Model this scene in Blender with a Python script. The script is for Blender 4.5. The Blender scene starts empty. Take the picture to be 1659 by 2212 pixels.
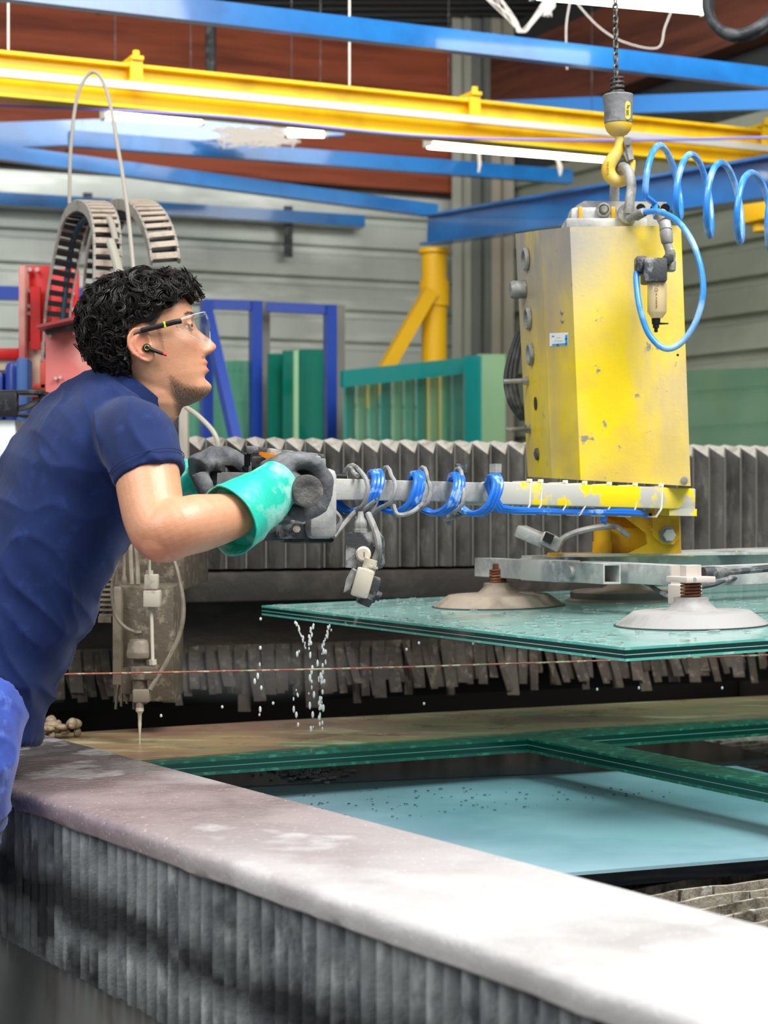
import bpy, bmesh, math, random
import numpy as np
from mathutils import Vector as V, Matrix, noise
random.seed(7); np.random.seed(7)
SC = bpy.context.scene
COL = SC.collection
# ------------------------------------------------------------------ camera
F, CX, CY, H0 = 4000.0, 829.5, 1106.0, 1.25      # focal length in photo pixels, principal point, eye height
cam_d = bpy.data.cameras.new('camera'); cam = bpy.data.objects.new('camera', cam_d); COL.objects.link(cam)
cam.location = (0, 0, H0); cam.rotation_euler = (math.pi/2, 0, 0)
cam_d.sensor_fit = 'VERTICAL'; cam_d.sensor_height = 36.0; cam_d.lens = 36.0*F/2212.0
cam_d.clip_start = 0.05; cam_d.clip_end = 200
cam_d.dof.use_dof = True; cam_d.dof.focus_distance = 3.55; cam_d.dof.aperture_fstop = 5.6
SC.camera = cam
# ------------------------------------------------------------------ world, lights, exposure
SC.view_settings.view_transform = 'Standard'; SC.view_settings.look = 'None'
SC.view_settings.gamma = 1.0; SC.view_settings.use_curve_mapping = False
SC.view_settings.exposure = 0.10
w = bpy.data.worlds.new('daylight'); SC.world = w; w.use_nodes = True
w.node_tree.nodes['Background'].inputs[0].default_value = (0.93, 0.97, 1.0, 1)
w.node_tree.nodes['Background'].inputs[1].default_value = 0.40
def area(name, loc, target, sx, sy, power, col=(1, 1, 1)):
    l = bpy.data.lights.new(name, 'AREA'); l.shape = 'RECTANGLE'; l.size = sx; l.size_y = sy; l.energy = power; l.color = col
    o = bpy.data.objects.new(name, l); COL.objects.link(o); o.location = loc
    o.rotation_euler = (V(target)-V(loc)).to_track_quat('-Z', 'Y').to_euler(); return o
area('unseen_top_light', (1.7, 2.2, 4.6), (0.9, 2.9, 0.8), 2.4, 2.4, 310, (1, .99, .97))
area('unseen_top_light', (-2.6, 1.2, 4.4), (-0.6, 3.6, 1.2), 1.6, 3.2, 130, (1, 1, 1))  # unseen lamp placed for light from above left
area('unseen_top_light', (0.6, 6.9, 4.05), (0.2, 9.4, 1.6), 4.0, 1.0, 95, (1, 1, .98))  # unseen lamp added to brighten the back wall
area('unseen_top_light', (-2.4, 6.4, 4.05), (-1.8, 9.4, 1.8), 2.4, 1.0, 60, (1, 1, .98))  # another unseen lamp added for the left of the back wall

# ------------------------------------------------------------------ helpers
def A(px, py, Y): return V(((px-CX)/F*Y, Y, H0-(py-CY)/F*Y))           # photo pixel at a known distance
def Zp(px, py, z): return A(px, py, F*(H0-z)/(py-CY))                     # photo pixel on the level z
def lin(h):
    if isinstance(h, str):
        c = [int(h[i:i+2], 16)/255 for i in (0, 2, 4)]
        return tuple(x/12.92 if x <= .04045 else ((x+.055)/1.055)**2.4 for x in c)+(1,)
    return tuple(h)+(1,) if len(h) == 3 else tuple(h)
MATS = {}
def M(name, col, rough=.5, metal=0, spots=(), bump=None, coat=0, trans=0, ior=1.45, emit=None, estr=0, alpha=1, sheen=0, sss=0, attr=None, spec=.5):
    if name in MATS: return MATS[name]
    m = bpy.data.materials.new(name); m.use_nodes = True; nt = m.node_tree; N = nt.nodes; Lk = nt.links
    b = N['Principled BSDF']; b.inputs['Base Color'].default_value = lin(col)
    b.inputs['Roughness'].default_value = rough; b.inputs['Metallic'].default_value = metal
    b.inputs['Coat Weight'].default_value = coat; b.inputs['Coat Roughness'].default_value = .06
    b.inputs['Transmission Weight'].default_value = trans; b.inputs['IOR'].default_value = ior
    b.inputs['Alpha'].default_value = alpha; b.inputs['Sheen Weight'].default_value = sheen
    b.inputs['Specular IOR Level'].default_value = spec
    if sss:
        b.inputs['Subsurface Weight'].default_value = sss; b.inputs['Subsurface Radius'].default_value = (.012, .005, .003); b.inputs['Subsurface Scale'].default_value = 1
    if emit: b.inputs['Emission Color'].default_value = lin(emit); b.inputs['Emission Strength'].default_value = estr
    geo = N.new('ShaderNodeNewGeometry')
    def nz(scale, stretch=(1, 1, 1), detail=4, rgh=.6):
        mp = N.new('ShaderNodeMapping'); mp.inputs['Scale'].default_value = stretch; Lk.new(geo.outputs['Position'], mp.inputs[0])
        n = N.new('ShaderNodeTexNoise'); n.inputs['Scale'].default_value = scale; n.inputs['Detail'].default_value = detail; n.inputs['Roughness'].default_value = rgh
        Lk.new(mp.outputs[0], n.inputs['Vector']); return n.outputs['Fac']
    cur = None; rcur = None
    if attr:
        at = N.new('ShaderNodeAttribute'); at.attribute_name = attr; cur = at.outputs['Color']
    for s in spots:
        f = nz(s.get('scale', 8), s.get('st', (1, 1, 1)), s.get('det', 4), s.get('rg', .6))
        mr = N.new('ShaderNodeMapRange'); mr.inputs[1].default_value = s.get('lo', .45); mr.inputs[2].default_value = s.get('hi', .6)
        mr.inputs[4].default_value = s.get('max', 1.0); Lk.new(f, mr.inputs[0])
        fac = mr.outputs[0]
        if 'zr' in s:      # limited to a height band: full at z1, none at z0
            sp = N.new('ShaderNodeSeparateXYZ'); Lk.new(geo.outputs['Position'], sp.inputs[0])
            m2 = N.new('ShaderNodeMapRange'); m2.inputs[1].default_value = s['zr'][0]; m2.inputs[2].default_value = s['zr'][1]; Lk.new(sp.outputs[2], m2.inputs[0])
            mu = N.new('ShaderNodeMath'); mu.operation = 'MULTIPLY'; Lk.new(fac, mu.inputs[0]); Lk.new(m2.outputs[0], mu.inputs[1]); fac = mu.outputs[0]
        if 'dr' in s:      # limited along a direction: none at d0, full at d1
            vd = N.new('ShaderNodeVectorMath'); vd.operation = 'DOT_PRODUCT'; vd.inputs[1].default_value = s['dr'][0]; Lk.new(geo.outputs['Position'], vd.inputs[0])
            m2 = N.new('ShaderNodeMapRange'); m2.inputs[1].default_value = s['dr'][1]; m2.inputs[2].default_value = s['dr'][2]; Lk.new(vd.outputs['Value'], m2.inputs[0])
            mu = N.new('ShaderNodeMath'); mu.operation = 'MULTIPLY'; Lk.new(fac, mu.inputs[0]); Lk.new(m2.outputs[0], mu.inputs[1]); fac = mu.outputs[0]
        if 'band' in s:    # ragged stain running along one height
            zc, hw, am = s['band']; sp = N.new('ShaderNodeSeparateXYZ'); Lk.new(geo.outputs['Position'], sp.inputs[0])
            ma = N.new('ShaderNodeMath'); ma.operation = 'MULTIPLY_ADD'; Lk.new(nz(7), ma.inputs[0]); ma.inputs[1].default_value = am; Lk.new(sp.outputs[2], ma.inputs[2])
            sb = N.new('ShaderNodeMath'); sb.operation = 'SUBTRACT'; Lk.new(ma.outputs[0], sb.inputs[0]); sb.inputs[1].default_value = zc+am*.5
            ab = N.new('ShaderNodeMath'); ab.operation = 'ABSOLUTE'; Lk.new(sb.outputs[0], ab.inputs[0])
            m2 = N.new('ShaderNodeMapRange'); m2.inputs[1].default_value = hw; m2.inputs[2].default_value = hw*.3; Lk.new(ab.outputs[0], m2.inputs[0])
            mu = N.new('ShaderNodeMath'); mu.operation = 'MULTIPLY'; Lk.new(fac, mu.inputs[0]); Lk.new(m2.outputs[0], mu.inputs[1]); fac = mu.outputs[0]
        if 'col' in s:
            mx = N.new('ShaderNodeMix'); mx.data_type = 'RGBA'; Lk.new(fac, mx.inputs[0])
            if cur is None: mx.inputs[6].default_value = lin(col)
            else: Lk.new(cur, mx.inputs[6])
            mx.inputs[7].default_value = lin(s['col']); cur = mx.outputs[2]
        if 'rough' in s:
            mf = N.new('ShaderNodeMix'); mf.data_type = 'FLOAT'; Lk.new(fac, mf.inputs[0])
            if rcur is None: mf.inputs[2].default_value = rough
            else: Lk.new(rcur, mf.inputs[2])
            mf.inputs[3].default_value = s['rough']; rcur = mf.outputs[0]
    if cur is not None: Lk.new(cur, b.inputs['Base Color'])
    if rcur is not None: Lk.new(rcur, b.inputs['Roughness'])
    if bump:
        f = nz(bump[0], bump[2] if len(bump) > 2 else (1, 1, 1), bump[3] if len(bump) > 3 else 5)
        bp = N.new('ShaderNodeBump'); bp.inputs['Strength'].default_value = bump[1]; bp.inputs['Distance'].default_value = .01
        Lk.new(f, bp.inputs['Height']); Lk.new(bp.outputs[0], b.inputs['Normal'])
    MATS[name] = m; return m

def basis(z, up=(0, 0, 1)):
    z = V(z).normalized(); x = V(up).cross(z)
    if x.length < 1e-4: x = V((1, 0, 0)).cross(z)
    x.normalize(); return x, z.cross(x), z
class MB:
    def __init__(s): s.v = []; s.f = []; s.sm = []
    def add(s, vs, fs, smooth=False):
        o = len(s.v); s.v += [tuple(p) for p in vs]; s.f += [tuple(i+o for i in f) for f in fs]; s.sm += [smooth]*len(fs); return s
    def box(s, c, sz, ax=None, bev=0):
        ax = ax or (V((1, 0, 0)), V((0, 1, 0)), V((0, 0, 1))); c = V(c); h = [q/2 for q in sz]
        if bev <= 0:
            vs = [c+ax[0]*(h[0]*i)+ax[1]*(h[1]*j)+ax[2]*(h[2]*k) for i in (-1, 1) for j in (-1, 1) for k in (-1, 1)]
            return s.add(vs, [(0, 1, 3, 2), (4, 6, 7, 5), (0, 4, 5, 1), (2, 3, 7, 6), (0, 2, 6, 4), (1, 5, 7, 3)])
        bm = bmesh.new(); bmesh.ops.create_cube(bm, size=1)
        for v in bm.verts: v.co = V((v.co.x*sz[0], v.co.y*sz[1], v.co.z*sz[2]))
        bmesh.ops.bevel(bm, geom=bm.edges[:], offset=bev, segments=2, affect='EDGES', profile=.5)
        bm.verts.index_update()
        vs = [c+ax[0]*v.co.x+ax[1]*v.co.y+ax[2]*v.co.z for v in bm.verts]
        s.add(vs, [tuple(v.index for v in f.verts) for f in bm.faces], True); bm.free(); return s
    def bar(s, p0, p1, w, h, up=(0, 0, 1), bev=0):      # rectangular bar from p0 to p1, width w, height h
        p0, p1 = V(p0), V(p1); x, y, z = basis(p1-p0, up); return s.box((p0+p1)/2, (w, h, (p1-p0).length), (x, y, z), bev)
    def prism(s, poly, vec):
        n = len(poly); vec = V(vec); a = [V(p) for p in poly]
        s.add(a+[p+vec for p in a], [tuple(range(n-1, -1, -1)), tuple(range(n, 2*n))]+[(i, (i+1) % n, n+(i+1) % n, n+i) for i in range(n)]); return s
    def cyl(s, p0, p1, r0, r1=None, n=16, caps=True):
        r1 = r0 if r1 is None else r1; p0, p1 = V(p0), V(p1); x, y, z = basis(p1-p0)
        vs = []
        for p, r in ((p0, r0), (p1, r1)): vs += [p+x*(r*math.cos(2*math.pi*i/n))+y*(r*math.sin(2*math.pi*i/n)) for i in range(n)]
        s.add(vs, [(i, (i+1) % n, n+(i+1) % n, n+i) for i in range(n)], True)
        if caps: s.add(vs, [tuple(range(n-1, -1, -1)), tuple(range(n, 2*n))])
        return s
    def lathe(s, o, axis, prof, n=24, up=(0, 0, 1)):
        o = V(o); x, y, z = basis(axis, up); vs = []
        for r, h in prof: vs += [o+z*h+x*(r*math.cos(2*math.pi*i/n))+y*(r*math.sin(2*math.pi*i/n)) for i in range(n)]
        m = len(prof); fs = [(j*n+i, j*n+(i+1) % n, (j+1)*n+(i+1) % n, (j+1)*n+i) for j in range(m-1) for i in range(n)]
        s.add(vs, fs, True); s.add(vs, [tuple(range(n-1, -1, -1)), tuple(range((m-1)*n, m*n))]); return s
    def tube(s, pts, r, n=8, closed=False, caps=True, sq=1.0):
        pts = [V(p) for p in pts]; m = len(pts); rs = r if isinstance(r, (list, tuple)) else [r]*m
        t0 = (pts[1]-pts[0]).normalized(); x, y, z = basis(t0); vs = []
        for i, p in enumerate(pts):
            if closed: t = (pts[(i+1) % m]-pts[i-1])
            else: t = pts[min(i+1, m-1)]-pts[max(i-1, 0)]
            if t.length < 1e-9: t = z.copy()
            t.normalize(); q = z.rotation_difference(t); x = q @ x; y = q @ y; z = t
            vs += [p+x*(rs[i]*math.cos(2*math.pi*k/n))+y*(rs[i]*sq*math.sin(2*math.pi*k/n)) for k in range(n)]
        fs = [(i*n+k, i*n+(k+1) % n, (i+1)*n+(k+1) % n, (i+1)*n+k) for i in range(m-1) for k in range(n)]
        if closed: fs += [((m-1)*n+k, (m-1)*n+(k+1) % n, (k+1) % n, k) for k in range(n)]
        s.add(vs, fs, True)
        if caps and not closed: s.add(vs, [tuple(range(n-1, -1, -1)), tuple(range((m-1)*n, m*n))])
        return s
    def sph(s, c, r, ax=None, n=16, m=10):
        ax = ax or (V((1, 0, 0)), V((0, 1, 0)), V((0, 0, 1))); c = V(c); r = r if isinstance(r, (list, tuple)) else (r, r, r); vs = []
        for j in range(m+1):
            ph = -math.pi/2+math.pi*j/m; cr = max(math.cos(ph), 1e-3)
            vs += [c+ax[0]*(r[0]*cr*math.cos(2*math.pi*i/n))+ax[1]*(r[1]*cr*math.sin(2*math.pi*i/n))+ax[2]*(r[2]*math.sin(ph)) for i in range(n)]
        return s.add(vs, [(j*n+i, j*n+(i+1) % n, (j+1)*n+(i+1) % n, (j+1)*n+i) for j in range(m) for i in range(n)], True)
    def loft(s, rings, smooth=True, caps=True, closed=True):
        n = len(rings[0]); m = len(rings); vs = [p for r in rings for p in r]
        e = n if closed else n-1
        s.add(vs, [(j*n+i, j*n+(i+1) % n, (j+1)*n+(i+1) % n, (j+1)*n+i) for j in range(m-1) for i in range(e)], smooth)
        if caps: s.add(vs, [tuple(range(n-1, -1, -1)), tuple(range((m-1)*n, m*n))])
        return s
    def mesh(s, name, mat, ang=35, origin=None):
        if origin is None:
            a = np.array(s.v); origin = V((a.min(0)+a.max(0))/2)
        me = bpy.data.meshes.new(name); me.from_pydata([V(p)-origin for p in s.v], [], s.f); me.update()
        me.polygons.foreach_set('use_smooth', s.sm)
        if any(s.sm): me.set_sharp_from_angle(angle=math.radians(ang))
        me.materials.append(mat); return me, origin
    def build(s, name, mat, parent=None, ang=35, **kw):
        me, o = s.mesh(name, mat, ang); ob = bpy.data.objects.new(name, me); COL.objects.link(ob); ob.location = o
        if parent: par(ob, parent)
        tag(ob, **kw); return ob
def wloc(o):
    m = V((0, 0, 0))
    while o: m = m+o.location; o = o.parent
    return m
def par(ob, parent): ob.location = ob.location-wloc(parent); ob.parent = parent     # nothing above is rotated
def tag(o, label=None, cat=None, group=None, kind=None):
    if label: o['label'] = label
    if cat: o['category'] = cat
    if group: o['group'] = group
    if kind: o['kind'] = kind
    return o
def thing(name, loc, label, cat, group=None):
    o = bpy.data.objects.new(name, None); COL.objects.link(o); o.location = loc; o.empty_display_size = .1; return tag(o, label, cat, group)
def inst(name, me, loc, parent=None, rot=None, scale=None, **kw):
    o = bpy.data.objects.new(name, me); COL.objects.link(o); o.location = loc
    if rot is not None: o.rotation_euler = rot
    if scale is not None: o.scale = scale
    if parent: par(o, parent)
    return tag(o, **kw)
def spline(pts, n=8, closed=False):      # Catmull-Rom through pts
    P = [V(p) for p in pts]; m = len(P); out = []
    rng = range(m) if closed else range(m-1)
    for i in rng:
        if closed: a, b, c, d = P[i-1], P[i], P[(i+1) % m], P[(i+2) % m]
        else: a, b, c, d = P[max(i-1, 0)], P[i], P[i+1], P[min(i+2, m-1)]
        for k in range(n):
            t = k/n; out.append(.5*((2*b)+(c-a)*t+(2*a-5*b+4*c-d)*t*t+(3*b-a-3*c+d)*t**3))
    if not closed: out.append(P[-1])
    return out
def AP(pts): return [A(*p) for p in pts]
def ring(c, x, y, rx, ry, n=24): return [V(c)+V(x)*(rx*math.cos(2*math.pi*i/n))+V(y)*(ry*math.sin(2*math.pi*i/n)) for i in range(n)]
def interp(x, xs, ys): return float(np.interp(x, xs, ys))

# ------------------------------------------------------------------ materials
m_clad = M('galvanised_cladding', 'c6cbc4', .42, .35, [dict(col='a3aaa3', scale=1.2, lo=.4, hi=.7, st=(1, 1, .3)), dict(col='e4e8e0', scale=2.5, lo=.52, hi=.7, st=(.4, .4, 2))])
m_wood = M('glulam_wood', '9a4a2c', .7, 0, [dict(col='71321c', scale=3, lo=.45, hi=.65, st=(.3, .3, 4)), dict(col='2e130b', scale=9, lo=.68, hi=.74)])
m_woodd = M('dark_glulam', '6a3a28', .75, 0, [dict(col='4a281d', scale=3, lo=.45, hi=.65, st=(.3, .3, 4))])
m_roof = M('roof_sheet', '3a3d3c', .6, .2)
m_floor = M('concrete_floor', '7d7c78', .6, 0, [dict(col='5f5e5a', scale=2, lo=.45, hi=.65)])
m_blue = M('blue_paint', '0870ba', .28, 0, [dict(col='0660a4', scale=3, lo=.45, hi=.6)], coat=.5)
m_blue2 = M('deep_blue_paint', '123a96', .4, 0, coat=.2)
m_yel = M('crane_yellow', 'f2c400', .4, 0, [dict(col='d8a800', scale=4, lo=.5, hi=.7)])
m_yeljib = M('column_yellow', 'f0b800', .45, 0)
m_gal = M('galvanised_rail', 'c9c8c0', .4, .3)
m_grey = M('dusty_grey_metal', '9a9a96', .6, .2, [dict(col='6c6c68', scale=14, lo=.45, hi=.65), dict(col='b9b8b2', scale=30, lo=.55, hi=.7)])
m_dgrey = M('dark_grey', '3c3d3e', .6, 0, [dict(col='6e6f6e', scale=20, lo=.5, hi=.7)])
m_black = M('black_plastic', '17181a', .5, 0, [dict(col='57585a', scale=30, lo=.55, hi=.75)])
m_jet = M('jet_black', '0a0b0c', .5)
m_white = M('white_print', 'f0f0ee', .5)
m_tube = M('lamp_tube', 'ffffff', .4, 0, emit='fffbe8', estr=10)
m_lampbody = M('lamp_housing', 'c8c6ba', .5)
m_web = M('dusty_cobweb', 'c9c2ba', .9)
# ================================================================== the hall
E2 = V((.91, .414, 0)).normalized(); E1 = V((.414, -.91, 0)).normalized()     # across the hall / towards the viewer
W2 = V((.927, .375, 0)).normalized(); U = V((.53, -.848, 0)).normalized()
CORN = V((.66, 11.5, 0)); UP = V((0, 0, 1))
mb = MB(); mb.add([(-14, -6, 0), (14, -6, 0), (14, 15, 0), (-14, 15, 0), (-14, -6, -.1), (14, -6, -.1), (14, 15, -.1), (-14, 15, -.1)], [(0, 1, 2, 3), (7, 6, 5, 4), (0, 4, 5, 1), (1, 5, 6, 2), (2, 6, 7, 3), (3, 7, 4, 0)])
mb.build('floor', m_floor, kind='structure')
def clad_wall(name, org, d, L, nrm, z0, z1, pitch, mat):
    prof = []; z = z0
    while z < z1:
        prof += [(z, 0), (z+pitch*.68, 0), (z+pitch*.75, -.045), (z+pitch*.93, -.045)]; z += pitch
    prof.append((z1, 0)); mb = MB()
    f = [org+nrm*o+UP*z for z, o in prof]; b = [p+d*L for p in f]; bk = [org-nrm*.12+UP*z1, org-nrm*.12+UP*z0]
    n = len(f); mb.add(f+b, [(i, i+1, n+i+1, n+i) for i in range(n-1)])
    bk2 = [p+d*L for p in bk]; mb.add([f[-1], b[-1], bk2[0], bk[0], f[0], b[0], bk2[1], bk[1]], [(0, 1, 2, 3), (3, 2, 6, 7), (7, 6, 5, 4)])
    mb.build(name, mat, kind='structure')
NB = V((W2.y, -W2.x, 0)); NR = V((U.y, -U.x, 0))
clad_wall('wall_back', CORN-W2*6.5, W2, 6.6, NB, 0, 3.2, .19, m_clad)
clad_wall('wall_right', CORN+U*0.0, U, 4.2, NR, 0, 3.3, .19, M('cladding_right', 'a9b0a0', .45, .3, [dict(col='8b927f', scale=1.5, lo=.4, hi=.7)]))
mb = MB(); mb.prism([CORN+UP*3.3, CORN+U*4.2+UP*3.3, CORN+U*4.2+UP*4.3, CORN+UP*4.3], -NR*.1); mb.build('wall_right_upper', m_roof, kind='structure')
# glulam beams over the walls
mb = MB(); o = CORN-W2*6.5+NB*.10; mb.prism([o+UP*3.2, o+W2*6.45+UP*3.2, o+W2*6.45+UP*4.12, o+UP*4.12], -NB*.16); mb.build('trim_1', m_wood, kind='structure', label='red brown glued timber beam over the clad wall')
mb = MB(); o = CORN+NR*.16; mb.prism([o+U*.15+UP*3.52, o+U*4.2+UP*3.72, o+U*4.2+UP*4.2, o+U*.15+UP*4.0], -NR*.14); mb.build('trim_2', m_woodd, kind='structure')
# ribbed roof deck
mb = MB(); n = 53; top = []; bot = []
rp = []
for i in range(n): y = 6.5+i*.13; rp += [(y, 4.30), (y+.07, 4.30), (y+.075, 4.24), (y+.125, 4.24)]
vs = [(-6, y, z) for y, z in rp]+[(6, y, z) for y, z in rp]; k = len(rp)
mb.add(vs, [(i, k+i, k+i+1, i+1) for i in range(k-1)]); mb.build('ceiling', m_roof, kind='structure')
# steel posts in the corner
for i, (px, wd, mm) in enumerate(((1000, .1, 'a9aa9d'), (1042, .1, '6f726d'), (1085, .09, 'a59e8e'))):
    c = A(px, 600, 11.25); mb = MB(); mb.bar((c.x, c.y, 0), (c.x, c.y, 4.25), wd, .012, up=W2); mb.bar((c.x-.04, c.y-.02, 0), (c.x-.04, c.y-.02, 4.25), .012, .06, up=W2); mb.bar((c.x+.04, c.y-.02, 0), (c.x+.04, c.y-.02, 4.25), .012, .06, up=W2)
    mb.build('trim_%d' % (i+3), M('post_%d' % i, mm, .55), kind='structure')
# blue perforated cable tray on the wall
t = thing('cable_tray', CORN-W2*3+UP*2.98, 'blue cable tray running along the clad wall under the timber', 'cable tray')
a = CORN-W2*5.5+NB*.10+UP*2.95; b = CORN-W2*.9+NB*.10+UP*2.95
mb = MB(); mb.bar(a, b, .12, .012); mb.build('tray_base', m_gal, t)
for k in (-1, 1): mb = MB(); mb.bar(a+NB*.06*k+UP*.03, b+NB*.06*k+UP*.03, .008, .07); mb.build('tray_side', m_blue, t)
for i in range(4): p = a.lerp(b, .12+.26*i); mb = MB(); mb.bar(p-UP*.2, p+UP*.1, .02, .05, up=W2); mb.build('tray_bracket', m_dgrey, t)
# ------------------------------------------------------------------ overhead steel
def chan(mb, p0, p1, h, fl, th=.012):    # web with two flanges
    p0, p1 = V(p0), V(p1); x, y, z = basis(p1-p0)
    mb.bar(p0, p1, th, h); mb.bar(p0+y*(h/2), p1+y*(h/2), fl, th); mb.bar(p0-y*(h/2), p1-y*(h/2), fl, th)
def along(px, py, Y, d, px2):            # point where the level line through a pixel reaches another column of the picture
    p = A(px, py, Y); k = (px2-CX)/F; s = (k*p.y-p.x)/(d.x-k*d.y); return p+d*s
p0, p1 = along(830, 245, 8, E2, -120), along(830, 245, 8, E2, 1800)
t = thing('crane_runway', (p0+p1)/2, 'long yellow crane runway beam with a white conductor rail', 'crane beam')
mb = MB(); chan(mb, p0, p1, .168, .10); mb.build('girder', m_yel, t)
q0, q1 = p0+E1*.065-UP*.0, p1+E1*.065
mb = MB(); mb.bar(q0-UP*.005, q1-UP*.005, .03, .03); mb.build('conductor_rail', m_gal, t)
for px in (285, 1012, 1640):
    c = along(830, 245, 8, E2, px)+E1*.06; mb = MB(); mb.bar(c-UP*.02, c+UP*.11, .05, .012, up=E1); mb.box(c+UP*.11-E1*.05, (.05, .14, .014), (E2, E1, UP)); mb.box(c+UP*.0, (.07, .03, .03), (E2, E1, UP)); mb.cyl(c+UP*.117, c+UP*.14, .014, n=6)
    mb.build('rail_hanger', m_yel, t)
def beam(name, pa, pb, h, wd, mat, label, cat='steel beam', flange=True):
    mb = MB()
    if flange: chan(mb, pa, pb, h, wd)
    else: mb.bar(pa, pb, wd, h)
    return mb.build(name, mat, None, label=label, cat=cat)
beam('roof_strut', along(830, 72, 7, E2, -60), along(830, 72, 7, E2, 1780), .082, .05, m_blue, 'shiny blue box strut under the roof above the runway beam', flange=False)
beam('roof_strut', A(-60, 296, 9.2), A(740, 268, 9.6), .125, .06, m_blue, 'blue strut crossing behind the runway beam towards the wall', flange=False)
beam('roof_strut', A(150, 300, 9.0), A(1232, 383, 10.2), .075, .06, m_blue, 'blue strut with a pale dusty top edge ending in mid air', flange=False)
beam('roof_strut', A(-60, 322, 8.7), A(940, 456, 10.1), .07, .06, m_blue, 'slanting blue strut that meets the girder on the yellow column', flange=False)
beam('roof_strut', A(1060, 236, 10), A(1760, 214, 8.3), .085, .05, M('pale_blue_paint', '3f84cf', .4), 'pale blue strut rising behind the chain hook', flange=False)
g = thing('jib_girder', A(1290, 440, 8.5), 'heavy blue girder carried by the yellow column', 'steel beam')
mb = MB(); chan(mb, A(925, 498, 10), A(1740, 372, 7.0), .15, .1); mb.build('girder', m_blue, g)
for px, py, Y in ((945, 495, 9.93), (1240, 448, 8.85)):
    c = A(px, py, Y); mb = MB(); mb.box(c+V((0, -.02, 0)), (.014, .06, .16), (E2, E1, UP)); mb.build('stiffener', m_blue2, g)
# yellow column with its brace
c = A(938, 540, 9.9); t = thing('jib_column', (c.x, c.y, 0), 'yellow round column with a collar and a slanting brace', 'column')
mb = MB(); mb.cyl((c.x, c.y, 0), (c.x, c.y, c.z), .068, n=24); mb.build('column_tube', m_yeljib, t)
mb = MB(); mb.cyl(A(938, 662, 9.9), A(938, 608, 9.9), .08, n=24); mb.build('collar', m_yeljib, t)
mb = MB(); mb.cyl(A(938, 548, 9.9), A(938, 538, 9.9), .085, n=24); mb.build('head_plate', m_yeljib, t)
mb = MB(); mb.bar(A(930, 628, 9.82), A(785, 880, 9.7), .07, .07); mb.build('brace', m_yeljib, t)
c = A(1650, 445, 8.6); mb = MB(); mb.box(c, (.16, .2, .16), (E2, E1, UP), .01); mb.cyl(c-UP*.12, c+UP*.12, .05); mb.build('hoist_motor', m_yeljib, None, label='yellow hoist block hanging beside the coiled hose', cat='hoist')
# lamps
def lamp(pa, pb, r, label):
    t = thing('tube_lamp', (pa+pb)/2, label, 'lamp'); d = (pb-pa).normalized()
    mb = MB(); mb.cyl(pa, pb, r, n=12); mb.build('lamp_tube', m_tube, t)
    mb = MB(); mb.bar(pa+UP*(r+.012), pb+UP*(r+.012), .09, .02); mb.build('housing', m_lampbody, t)
    for p, s in ((pa, -1), (pb, 1)): mb = MB(); mb.box(p+d*(s*.008)+UP*.01, (.016, .06, .07), (d, UP.cross(d), UP)); mb.build('end_cap', m_lampbody, t)
    for f_ in (.1, .9): p = pa.lerp(pb, f_)+UP*(r+.02); mb = MB(); mb.cyl(p, V((p.x, p.y, 4.27)), .0018, n=6); mb.build('suspension_rod', m_dgrey, t)
lamp(A(228, 246, 8.0), A(432, 258, 8.2), .026, 'short glowing tube lamp under the runway beam near its cable arc')
lamp(A(622, 284, 8.3), A(700, 286, 8.3), .024, 'small glowing lamp seen under the runway beam among cobwebs')
lamp(A(928, 305, 8.6), A(1315, 336, 9.2), .036, 'long glowing tube lamp under the runway beam behind the hook')
lamp(A(1160, -16, 6.75), A(1522, 17, 7.05), .026, 'bright tube lamp above the blue box strut')
# cables and rods overhead
def cable(name, pts, r, mat, label, cat='cable', n=8, parent=None, seg=8, **kw):
    mb = MB(); mb.tube(spline(pts, seg), r, n)
    return mb.build(name, mat, parent, label=label, cat=cat, **kw) if not parent else mb.build(name, mat, parent)
m_lav = M('lavender_cable', '8f86d8', .5); m_beigec = M('beige_cable', 'b5aea0', .5)
cable('power_cable', AP([(-40, 226, 7.4), (450, 250, 7.5), (900, 293, 7.6), (1300, 303, 7.7), (1700, 296, 7.8)]), .006, m_lav, 'thin lavender cable strung under the runway beam')
cable('arched_cable', AP([(150, 440, 5.5), (153, 320, 5.5), (168, 205, 5.5), (200, 156, 5.5), (230, 195, 5.45), (255, 320, 5.2), (275, 450, 5.0), (292, 620, 4.92)]), .0055, m_beigec, 'thin grey cable arching high over the cable chains', seg=10)
for k, (px, y0, y1, Y) in enumerate(((18, -60, 108, 7.4), (755, -40, 185, 7.9), (455, -40, 160, 10.2))):
    mb = MB(); mb.cyl(A(px, y0, Y), A(px, y1, Y), .004 if k < 2 else .03, n=8); mb.build('hanger_rod', m_gal if k < 2 else m_dgrey, None, label=('thin steel rod hanging above the end of the runway beam', 'thin steel rod hanging midway along the runway beam', 'thick dark pipe dropping in front of the timber beam')[k], cat='rod')
def web(pts_list, r, label):
    mb = MB()
    for pts in pts_list: mb.tube(spline(AP(pts), 5), r, 4)
    mb.build('cobweb', m_web, None, label=label, cat='cobweb', kind='stuff')
rw = random.Random(3)
web([[(1060+rw.uniform(-20, 20), -10, 7.9), (1105+rw.uniform(-10, 10), 40, 7.9), (1125+rw.uniform(-8, 10), 70, 7.9), (1150+rw.uniform(-6, 10), 45, 7.9), (1185+rw.uniform(-12, 25), -10, 7.9)] for _ in range(9)]+[[(1165+rw.uniform(0, 40), -10, 7.9), (1170+rw.uniform(0, 30), 12, 7.9), (1168+rw.uniform(0, 25), rw.uniform(15, 38), 7.9)] for _ in range(26)], .0022, 'dusty cobweb drooping from the roof above the blue box strut')
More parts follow.
